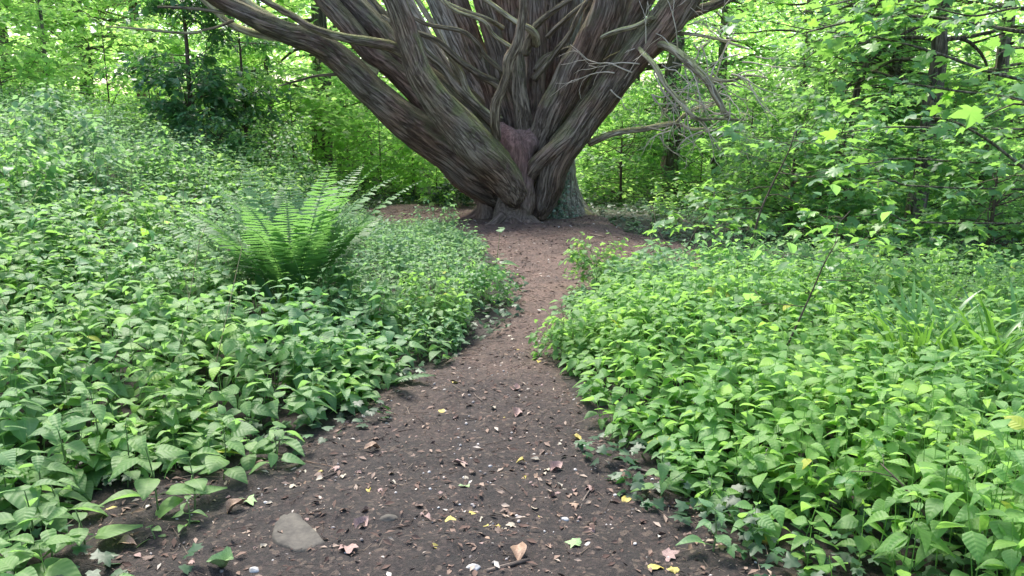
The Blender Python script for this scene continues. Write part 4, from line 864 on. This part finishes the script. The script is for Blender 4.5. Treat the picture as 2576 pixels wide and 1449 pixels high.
# thicket of low bright growth that closes the view under the trees
for k, (px, Y, h, lab) in enumerate([(40, 13.5, 1.9, 'bright leafy thicket at the far left above the bank'), (150, 16, 2.4, 'airy thicket behind the thin straight sapling'), (300, 14.5, 1.9, 'light green thicket at the top of the bank beside the leaning trunk'),
 (400, 17.5, 2.6, 'bright thicket around the slim pale trunks'), (640, 17, 2.6, 'bright thicket showing behind the smaller dark shrub'), (745, 14.2, 1.6, 'sparse bright sapling growth beside the crooked sapling'),
 (800, 15.5, 2.0, 'bright thicket at the foot of the ivy-darkened trunk'), (880, 18.5, 2.4, 'glowing thicket just right of the ivy-darkened trunk'), (960, 15.8, 1.5, 'low bright thicket under the arch of the limbs'), (1040, 18.2, 2.0, 'bright thicket behind the thin sapling by the trunk'),
 (1100, 15.6, 1.1, 'low bright growth at the left foot of the trunk'), (1640, 19, 2.6, 'light thicket behind the dark upright trunk'), (1760, 18, 2.6, 'bright thicket far behind the round-leaved bush'), (1500, 17.5, 1.8, 'shaded thicket right behind the rear stem'),
 (1930, 15.5, 2.6, 'bright thicket in the gap left of the leaning trunk'), (2230, 15.2, 2.8, 'light thicket between the two upright trunks on the right'), (2560, 12, 2.6, 'bright thicket cut by the right edge')]):
    bg('thicket', lab, 'bush', gp(px, Y), Y, h, 30, 1.3, T_SYC if k % 2 else T_MID, .115, 22, 'lime' if px < 1200 or k % 3 else 'mid', 'stem_brown', 260+k, r=.016, lat=.28, el=(-.05, .7), sub=2, lo=.05)
# woodland trees with their own trunks
for k, (px, Y, h, r, lean, wood, mt, sz, lab, lo) in enumerate([
 (255, 17.5, 7, .13, (-.03, 0), 'bark_bg', 'lime', .13, 'dark leaning trunk in the bright wood at the far left', .12),
 (380, 20, 8, .13, (0, 0), 'bark_pink', 'lime', .12, 'slim pale pinkish trunk left of the dark shrub', .22),
 (418, 21, 8, .11, (.01, 0), 'bark_pink', 'lime', .12, 'second slim pale trunk, just right of the first', .25),
 (818, 17.0, 7, .22, (.02, 0), 'bark_bg', 'lime', .14, 'ivy-darkened trunk under the lowest left limb', .14),
 (700, 15.5, 5, .05, (-.05, 0), 'bark_bg', 'lime', .15, 'thin crooked sapling between the dark shrub and the big tree', .12),
 (155, 14.5, 5, .035, (.01, 0), 'bark_bg', 'lime', .13, 'thin straight sapling rising from the left bank', .12),
 (1042, 16.0, 3.6, .03, (0, 0), 'bark_bg', 'lime', .14, 'thin sapling with bright leaves just left of the trunk', .06),
 (1682, 17.0, 7, .20, (.0, 0), 'bark_bg', 'mid', .13, 'dark upright trunk behind the dead branches', .2),
 (1590, 22.0, 8, .14, (.0, 0), 'bark_bg', 'lime', .14, 'far trunk between the right limb and the dead branches', .1),
 (2070, 12.8, 4.2, .075, (.20, 0), 'bark_bg', 'mid', .12, 'leaning trunk with dark bark in the middle of the right-hand wood', .3),
 (2310, 11.5, 6, .15, (.02, 0), 'bark_bg', 'mid', .13, 'ivy-covered upright trunk in the right-hand wood', .25),
 (2210, 13.6, 6, .13, (.03, 0), 'bark_bg', 'mid', .13, 'mossy trunk just left of the ivy-covered one', .3),
 (60, 20, 8, .12, (0, 0), 'bark_bg', 'lime', .15, 'tree with airy bright foliage at the far left edge', .1),
 (560, 22, 8, .14, (0, 0), 'bark_bg', 'lime', .15, 'bright tree rising behind the evergreen shrub', .1),
 (930, 21, 7, .12, (0, 0), 'bark_bg', 'lime', .15, 'bright tree seen under the arch of the left limbs', .06),
 (1120, 22, 6, .10, (0, 0), 'bark_bg', 'lime', .14, 'bright tree directly behind the left foot of the trunk', .06),
 (1800, 21, 8, .15, (0, 0), 'bark_bg', 'lime', .15, 'bright tree far behind the dead branches', .1),
 (2000, 18, 8, .14, (0, 0), 'bark_bg', 'lime', .14, 'leafy tree behind the leaning trunk', .1),
 (2250, 18, 8, .14, (0, 0), 'bark_bg', 'lime', .14, 'bright tree behind the ivy-covered trunk', .1),
 (2480, 14, 8, .14, (0, 0), 'bark_bg', 'lime', .13, 'light green tree at the far right of the wood', .1),
 (-80, 15, 8, .14, (.02, 0), 'bark_bg', 'lime', .14, 'tree just beyond the left edge whose boughs reach in', .15),
 (2700, 19, 8, .14, (-.02, 0), 'bark_bg', 'lime', .14, 'tree beyond the right edge whose boughs reach in', .1)]):
    hv = min(h, 7.0); n = int(26+h*2.5) if r > .04 else 18
    bg('woodland_tree' if r > .06 else 'sapling', lab, 'tree', gp(px, Y), Y, hv, n, 1.9 if r > .06 else 1.1, T_SYC if k % 2 == 0 else T_MID, sz, 15, mt, wood, 300+k, lean=lean, r=r, lo=lo, hi=.9, lat=.3, el=(-.1, .35), sub=3)
print('bg tris', nt)
# the far wood: a mass of foliage beyond the separate trees
rs = RS(77); L = Leaves()
for Y0, Y1, n, sz, cl in ((22, 30, 60000, .16, 520), (30, 44, 80000, .24, 700)):
    c = np.stack([rs.uniform(-1, 1, cl)*Y1*.78, rs.uniform(Y0, Y1, cl), rs.rand(cl)**1.2*(7.5)+.2], 1); cr = rs.uniform(.6, 2.0, cl)
    k = rs.randint(0, cl, n); p = c[k]+rs.normal(0, 1, (n, 3))*np.stack([cr[k], cr[k], cr[k]*.28], 1)*.7
    p[:, 2] = np.maximum(p[:, 2], .2)
    L.add(T_FAR, p, rs.uniform(0, 6.28, n), rs.normal(0, .35, n), rs.normal(0, .4, n), sz*rs.uniform(.6, 1.3, n), np.clip(rs.normal(.5, .2, n)+(k % 7-3)*.06, 0, 1), rs, wide=np.full(n, 1.2))
put('far_woodland', L.mesh('far_woodland', M['lime']), kind='stuff', label='bright green mass of woodland foliage in the distance', cat='woodland'); print('far', tris(L))

# ------------------------------------------------------------ things lying on the soil
rs = RS(99)
def stone_mesh(seed, sx, sy, sz, flat=.3):
    rs = RS(seed); n = 26; m = 14; th = np.linspace(0, 2*np.pi, n, endpoint=False); ph = np.linspace(-.5*np.pi, .5*np.pi, m)
    d = np.stack([np.outer(np.cos(ph), np.cos(th)), np.outer(np.cos(ph), np.sin(th)), np.outer(np.sin(ph), np.ones(n))], -1).reshape(-1, 3)
    pl = rs.normal(0, 1, (9, 3)); pl /= np.linalg.norm(pl, axis=1)[:, None]; rr = np.ones(len(d))
    for q in pl: rr = np.minimum(rr, .78/np.maximum(d@q, .05))
    rr = rr*(1+.05*fbm(d*3+seed, 3)); V = d*rr[:, None]*np.array([sx, sy, sz]); i = np.arange(m-1)[:, None]*n; j = np.arange(n)[None]; j2 = (j+1) % n
    return V, np.stack([i+j, i+j2, i+n+j2, i+n+j], -1).reshape(-1, 4)
M['stone'] = plain('grey_brown_stone', (.048, .043, .035), (.095, .085, .068), 25, .85, .5)
M['flint'] = plain('pale_flint', (.30, .29, .27), (.55, .53, .50), 30, .6, .2)
def stone(px, py, w_, h_, seed, label, mat='stone', aspect=.7):
    x, y, z, t = ground_pt(px, py); s = w_*.5*t/FPX; V, F = stone_mesh(seed, s, s*aspect, h_)
    return put('stone', mesh_from('stone', V, F, M[mat]), loc=(x, y, z+.010+h_*.25), rot=(0, 0, rs.uniform(-.3, .3)), label=label, cat='stone')
def slab(poly, h_, label, seed):
    P = np.array([ground_pt(*p)[:2] for p in poly]); c = P.mean(0); z = float(gz(*c)); P = P-c; rs_ = RS(seed)
    P = np.vstack([P+(np.roll(P, -1, 0)-P)*f for f in (0, .25, .5, .75)]).reshape(4, -1, 2).transpose(1, 0, 2).reshape(-1, 2); n = len(P); V = []
    P = P+.004*rs_.normal(0, 1, P.shape)
    tilt = lambda p: .03*p[:, 0]+.05*p[:, 1]
    for f, q in ((1.05, -.02), (1.03, .45), (.98, .85), (.90, 1.0), (.6, 1.06), (.3, 1.10)): V.append(np.column_stack([P*f, h_*q+tilt(P*f)*f*(q > 0)+.0022*fbm(np.column_stack([P*f*30, P[:, 0]*0+q*3]), 3)]))
    V = np.vstack(V+[[[0, 0, h_*1.1]]]); m = 6; i = np.arange(m-1)[:, None]*n; j = np.arange(n)[None]; j2 = (j+1) % n
    F4 = np.stack([i+j, i+j2, i+n+j2, i+n+j], -1).reshape(-1, 4); k = np.arange(n); F3 = np.stack([(m-1)*n+k, (m-1)*n+(k+1) % n, np.full(n, m*n)], 1)
    return put('stone', mesh_from('stone', V, [F4, F3], M['stone']), loc=(c[0], c[1], z+.008), label=label, cat='stone')
slab([(686, 1374), (735, 1396), (780, 1398), (818, 1378), (790, 1345), (742, 1310), (705, 1320), (686, 1348)], .024, 'large flat angular grey stone half sunk in the soil at bottom left', 1)
stone(972, 1318, 66, .022, 2, 'smooth purplish grey stone lying flat right of the large stone', aspect=.55)
stone(640, 1446, 30, .015, 3, 'pale pebble at the bottom edge below the large stone', 'flint')
stone(1482, 1382, 34, .014, 4, 'pale pebble on the lower right of the path', 'flint')
stone(1420, 1315, 24, .012, 5, 'small white pebble right of the middle of the path', 'flint')
stone(1190, 1440, 40, .016, 6, 'whitish pebble at the bottom of the path beside the stick', 'flint')
stone(1468, 1168, 34, .018, 7, 'whitish lump of chalk by the right edge of the path', 'flint')
# sticks
def stick(rows, r, label, mat='stem_stick', seed=1):
    P = np.array([[*ground_pt(px, py)[:3], r*(1-.5*k/len(rows))] for k, (px, py) in enumerate(rows)]); P[:, 2] += r+.012; o = P[0, :3].copy(); P[:, :3] -= o
    return tube_obj('stick', [tube(P, seg=8, step=.02, seed=seed, wob=.5, lobes=.15)], M[mat], None, loc=tuple(o), label=label, cat='stick')
M['stem_stick'] = bark_mat('fallen_stick', (.10, .08, .065), (.22, .18, .15), moss_amt=0)
M['stick_pale'] = bark_mat('dry_stick', (.22, .15, .11), (.40, .30, .22), moss_amt=0)
STK = [([(1225, 1449), (1270, 1437), (1330, 1420)], .011, 'thick dark stick at the bottom of the path', 'stem_stick'),
 ([(670, 1330), (705, 1322), (735, 1310)], .007, 'short brown stick lying across the top of the large stone', 'stem_stick'),
 ([(1462, 1285), (1470, 1262), (1488, 1235)], .005, 'grey curved stick on the right of the lower path', 'stem_stick'),
 ([(1590, 1185), (1640, 1200), (1700, 1208)], .008, 'dark stick by the small plant at the right path edge', 'stem_stick'),
 ([(700, 1150), (780, 1170), (850, 1185)], .004, 'thin pale twig at the left edge of the soil', 'stick_pale'),
 ([(540, 1150), (590, 1115), (620, 1095)], .004, 'thin reddish twig leaning by the crinkled plant', 'stick_pale'),
 ([(1180, 975), (1195, 1000), (1215, 1015)], .004, 'small grey twig in the middle of the narrowing path', 'stem_stick'),
 ([(1590, 1010-360), (1560, 640), (1500, 612)], .006, 'straight dry stick right of the path near the tree', 'stick_pale'),
 ([(1520, 600), (1470, 588), (1420, 575)], .008, 'long dry stick at the foot of the ivy on the tree', 'stick_pale'),
 ([(1010, 548), (1060, 541), (1105, 534)], .010, 'dry stick lying left of the tree on the bare soil', 'stick_pale'),
 ([(960, 540), (1000, 535), (1030, 528)], .007, 'short dry stick at the far left of the bare soil', 'stick_pale'),
 ([(1610, 600), (1680, 622), (1730, 640)], .007, 'thin stick at the right end of the bare soil', 'stick_pale'),
 ([(900, 1015), (950, 1030), (1000, 1050)], .003, 'thin twig on the left verge of the path', 'stick_pale'),
 ([(1350, 640), (1400, 652), (1440, 648)], .004, 'thin dry twig across the soil where the path widens', 'stick_pale'),
 ([(860, 1190), (800, 1212), (740, 1205)], .004, 'dark twig beside the left verge', 'stem_stick')]
for k, (r_, rr, lb, mt) in enumerate(STK): stick(r_, rr, lb, mt, 400+k)
# fallen leaves
def leafmat(nm, a, b): return plain(nm, a, b, 18, .6, .25)
LM = {'yellow': leafmat('yellow_fallen_leaf', (.34, .25, .03), (.48, .42, .12)), 'tan': leafmat('tan_fallen_leaf', (.20, .12, .075), (.34, .23, .15)), 'pink': leafmat('pinkish_fallen_leaf', (.19, .115, .10), (.32, .21, .18)),
      'pale': leafmat('pale_fallen_leaf', (.27, .23, .17), (.42, .37, .28)), 'green': leafmat('green_fallen_leaf', (.16, .27, .09), (.28, .40, .18)), 'brown': leafmat('dark_fallen_leaf', (.07, .04, .028), (.16, .10, .07))}
def fallen_meshes(k, seed):
    rs = RS(seed); TV, TF, TU = [tpl_ovate(6, .38, .12, .15, half=2), tpl_ovate(6, .33, -.10, .35, half=2, wav=.05), tpl_ovate(5, .28, -.15, .25, half=2), tpl_lobed('ivy', .3), tpl_ovate(4, .42, .3, .3, half=2), tpl_lobed('sycamore', .35)][k % 6]
    V = TV.copy(); V[:, 1] -= .5; V[:, 2] += .22*fbm(np.stack([V[:, 0]*2.2, V[:, 1]*2.2, V[:, 0]*0+seed], -1), 2)+.25*V[:, 0]**2*rs.choice([-1, 1.5]); V[:, 2] -= V[:, 2].min()
    return V, TF
FMESH = {}
for c in LM:
    FMESH[c] = []
    for v in range(6):
        V, F = fallen_meshes(v, 500+v*7+len(c)); FMESH[c].append(mesh_from('fallen_leaf', V, F, LM[c]))
def fleaf(px, py, c, size, v, label, group=None, rz=None):
    x, y, z, t = ground_pt(px, py)
    return put('fallen_leaf', FMESH[c][v % 6], loc=(x, y, z+.013), rot=(rs.normal(0, .15), rs.normal(0, .15), rs.uniform(0, 6.28) if rz is None else rz), scale=size*.85, label=label, cat='fallen leaf', group=group)
UNI = [(1305, 1408, 'tan', .105, 1, 'large tan curled leaf standing up beside the thick stick'), (1134, 1323, 'yellow', .068, 0, 'oval pale yellow leaf near the bottom of the path'), (1218, 1332, 'yellow', .055, 0, 'yellow-green leaf just right of the oval yellow one'),
 (1648, 1442, 'yellow', .085, 2, 'bright yellow curled leaf at the bottom edge right of the path'), (1282, 1332, 'pale', .05, 3, 'small cream leaf in the middle at the bottom of the path'), (1438, 1380, 'green', .075, 3, 'pale green lobed leaf at the lower right of the path'),
 (1575, 1270, 'yellow', .085, 2, 'curved yellow leaf lying near the right verge'), (1318, 1213, 'yellow', .045, 1, 'small bright yellow leaf in the middle of the path'), (1165, 1238, 'green', .07, 0, 'light green leaf left of the middle of the path'),
 (1110, 1043, 'yellow', .075, 2, 'pale yellow leaf with a long stalk on the left half of the path'), (1100, 1060, 'yellow', .07, 0, 'yellow-green leaf right below the stalked one'), (1300, 1053, 'pink', .11, 1, 'large pinkish leaf in the middle of the path'),
 (1272, 1063, 'yellow', .05, 0, 'small golden leaf under the large pinkish one'), (1145, 973, 'yellow', .06, 1, 'golden leaf at the left side where the path narrows'), (1405, 1125, 'pale', .075, 3, 'cream pointed leaf left of the chalk lump'),
 (1452, 1113, 'yellow', .07, 1, 'mottled yellow and brown leaf at the right verge'), (938, 1140, 'tan', .09, 1, 'tan leaf alone on the left of the soil'), (1160, 1177, 'pink', .10, 2, 'flat pinkish leaf left of the middle of the lower path'),
 (1400, 1190, 'pink', .095, 1, 'pinkish leaf on the right half of the lower path'), (912, 1335, 'pink', .09, 1, 'crumpled pinkish leaf right of the smooth grey stone'), (875, 1398, 'pink', .10, 3, 'pinkish brown leaf at the bottom, below the large stone'),
 (600, 1290, 'tan', .11, 1, 'yellow and brown crumpled leaf left above the large stone'), (628, 1275, 'green', .09, 3, 'pale green fan-shaped leaf touching the crumpled one'), (280, 1298, 'yellow', .075, 0, 'speckled yellow leaf on the soil at the left'),
 (205, 1212, 'yellow', .06, 0, 'small yellow leaf under the left bank'), (560, 1440, 'green', .12, 1, 'pale green leaf cut by the bottom edge'), (320, 1385, 'tan', .085, 1, 'orange brown leaf in the lower left'),
 (1690, 1408, 'pink', .08, 3, 'reddish leaf at the lower right edge of the soil'), (1345, 1293, 'pale', .05, 0, 'small buff leaf right of centre on the lower path'), (1575, 1205, 'tan', .075, 3, 'tan leaf beside the dark stick'),
 (1355, 917, 'yellow', .07, 2, 'yellow leaf on the right side of the narrow path'), (1242, 1035, 'pale', .055, 1, 'cream leaf just left of the large pinkish one'), (1300, 990, 'pink', .09, 1, 'pale pink leaf where the path starts to narrow'), (1925, 1380, 'yellow', .08, 1, 'yellow-green leaf lying on the ivy at bottom right'),
 (955, 845, 'yellow', .07, 0, 'yellow leaf caught in the herbs left of the path'), (1345, 1163, 'pale', .05, 2, 'cream leaf above the pinkish one on the right of the path')]
for k, (px, py, c, s_, v, lb) in enumerate(UNI): fleaf(px, py, c, s_, v, lb)
names = {'yellow': 'small yellow leaf among the scattered litter on the soil', 'tan': 'small tan leaf among the scattered litter on the soil', 'pink': 'small pinkish brown leaf among the scattered litter', 'pale': 'small cream leaf among the scattered litter on the soil', 'green': 'small green leaf among the scattered litter', 'brown': 'small dark brown leaf among the scattered litter'}
cs = ['yellow', 'tan', 'pink', 'pale', 'green', 'brown']; cnt = 0
while cnt < 200:
    px, py = rs.uniform(150, 1850), 1449-rs.rand()**.8*620
    x, y, z, t = ground_pt(px, py)
    if float(sdf(x, y)) > .02 or (float(noise3(np.array([x*2.2, y*1.6, 3.3]))) < .05 and rs.rand() < .75): continue
    c = cs[rs.choice(6, p=[.04, .18, .22, .16, .03, .37])]; fleaf(px, py, c, rs.uniform(.018, .048), rs.randint(6), names[c], 'small fallen leaves of the same colour scattered on the path' if False else names[c].replace('small', 'the small').replace('leaf', 'leaves', 1)); cnt += 1
# crumbs of wood, scale leaves and grit
L = Leaves(); n = 42000; x = rs.uniform(-3.2, 3.4, n); y = 1.9+rs.rand(n)**1.3*12; m = (sdf(x, y) < .06); x, y = x[m], y[m]; n = len(x)
L.add([tpl_ovate(2, .22, .1, .1, peak=.5)], np.stack([x, y, gz(x, y)+.016+soil_bumps(x, y)+rs.uniform(0, .006, n)], 1), rs.uniform(0, 6.28, n), rs.normal(0, .25, n), rs.normal(0, .4, n), .007+.036*rs.rand(n)**2.2*(1+y*.04), rs.rand(n), rs)
lit = G('litter', [(0, (.05, .03, .025)), (.45, (.13, .085, .065)), (.8, (.24, .17, .13)), (.95, (.36, .29, .23)), (1, (.5, .47, .42))], trans=.0, rough=.8, spec=.2)
put('litter', L.mesh('litter', lit), kind='stuff', label='fine brown litter of twigs and scale leaves on the path', cat='litter')
V, F = stone_mesh(12, 1, .8, .6); n = 1100; x = rs.uniform(-2.6, 2.2, n*3); y = 1.9+rs.rand(n*3)*3.6; m = sdf(x, y) < .05; x, y = x[m][:n], y[m][:n]; n = len(x)
L = Leaves(); L.add([(V, F, V*0)], np.stack([x, y, gz(x, y)+.014], 1), rs.uniform(0, 6.28, n), rs.normal(0, .3, n), rs.normal(0, .3, n), .003+.008*rs.rand(n)**3, rs.rand(n), rs)
grit = G('grit', [(0, (.12, .10, .09)), (.6, (.3, .27, .25)), (1, (.6, .58, .55))], trans=.0, rough=.7, spec=.3)
put('gravel', L.mesh('gravel', grit), kind='stuff', label='pale grit and small pebbles scattered in the soil', cat='gravel')
# fine broken twigs, thickest along the verges
L = Leaves(); n = 2600; x = rs.uniform(-3, 3, n*4); y = 1.9+rs.rand(n*4)**1.1*9; d_ = sdf(x, y); m = (d_ < .1) & (rs.rand(n*4) < np.where(d_ > -.25, .9, .35)); x, y = x[m][:n], y[m][:n]; n = len(x)
az = rs.uniform(0, 6.28, n); ln = .02+.10*rs.rand(n)**2; A = np.stack([x, y, gz(x, y)+.020+soil_bumps(x, y)], 1); B = A+np.stack([np.cos(az)*ln, np.sin(az)*ln, rs.uniform(-.004, .008, n)], 1)
L.strips(A, B, rs.uniform(.0008, .0022, n)); L.R = [np.repeat(rs.rand(n), 6).astype(np.float32)]
tw = G('twig_litter', [(0, (.04, .028, .022)), (.5, (.12, .09, .07)), (1, (.30, .24, .18))], trans=.0, rough=.85, spec=.2)
put('twig_litter', L.mesh('twig_litter', tw), kind='stuff', label='fine broken twigs strewn over the soil', cat='litter')
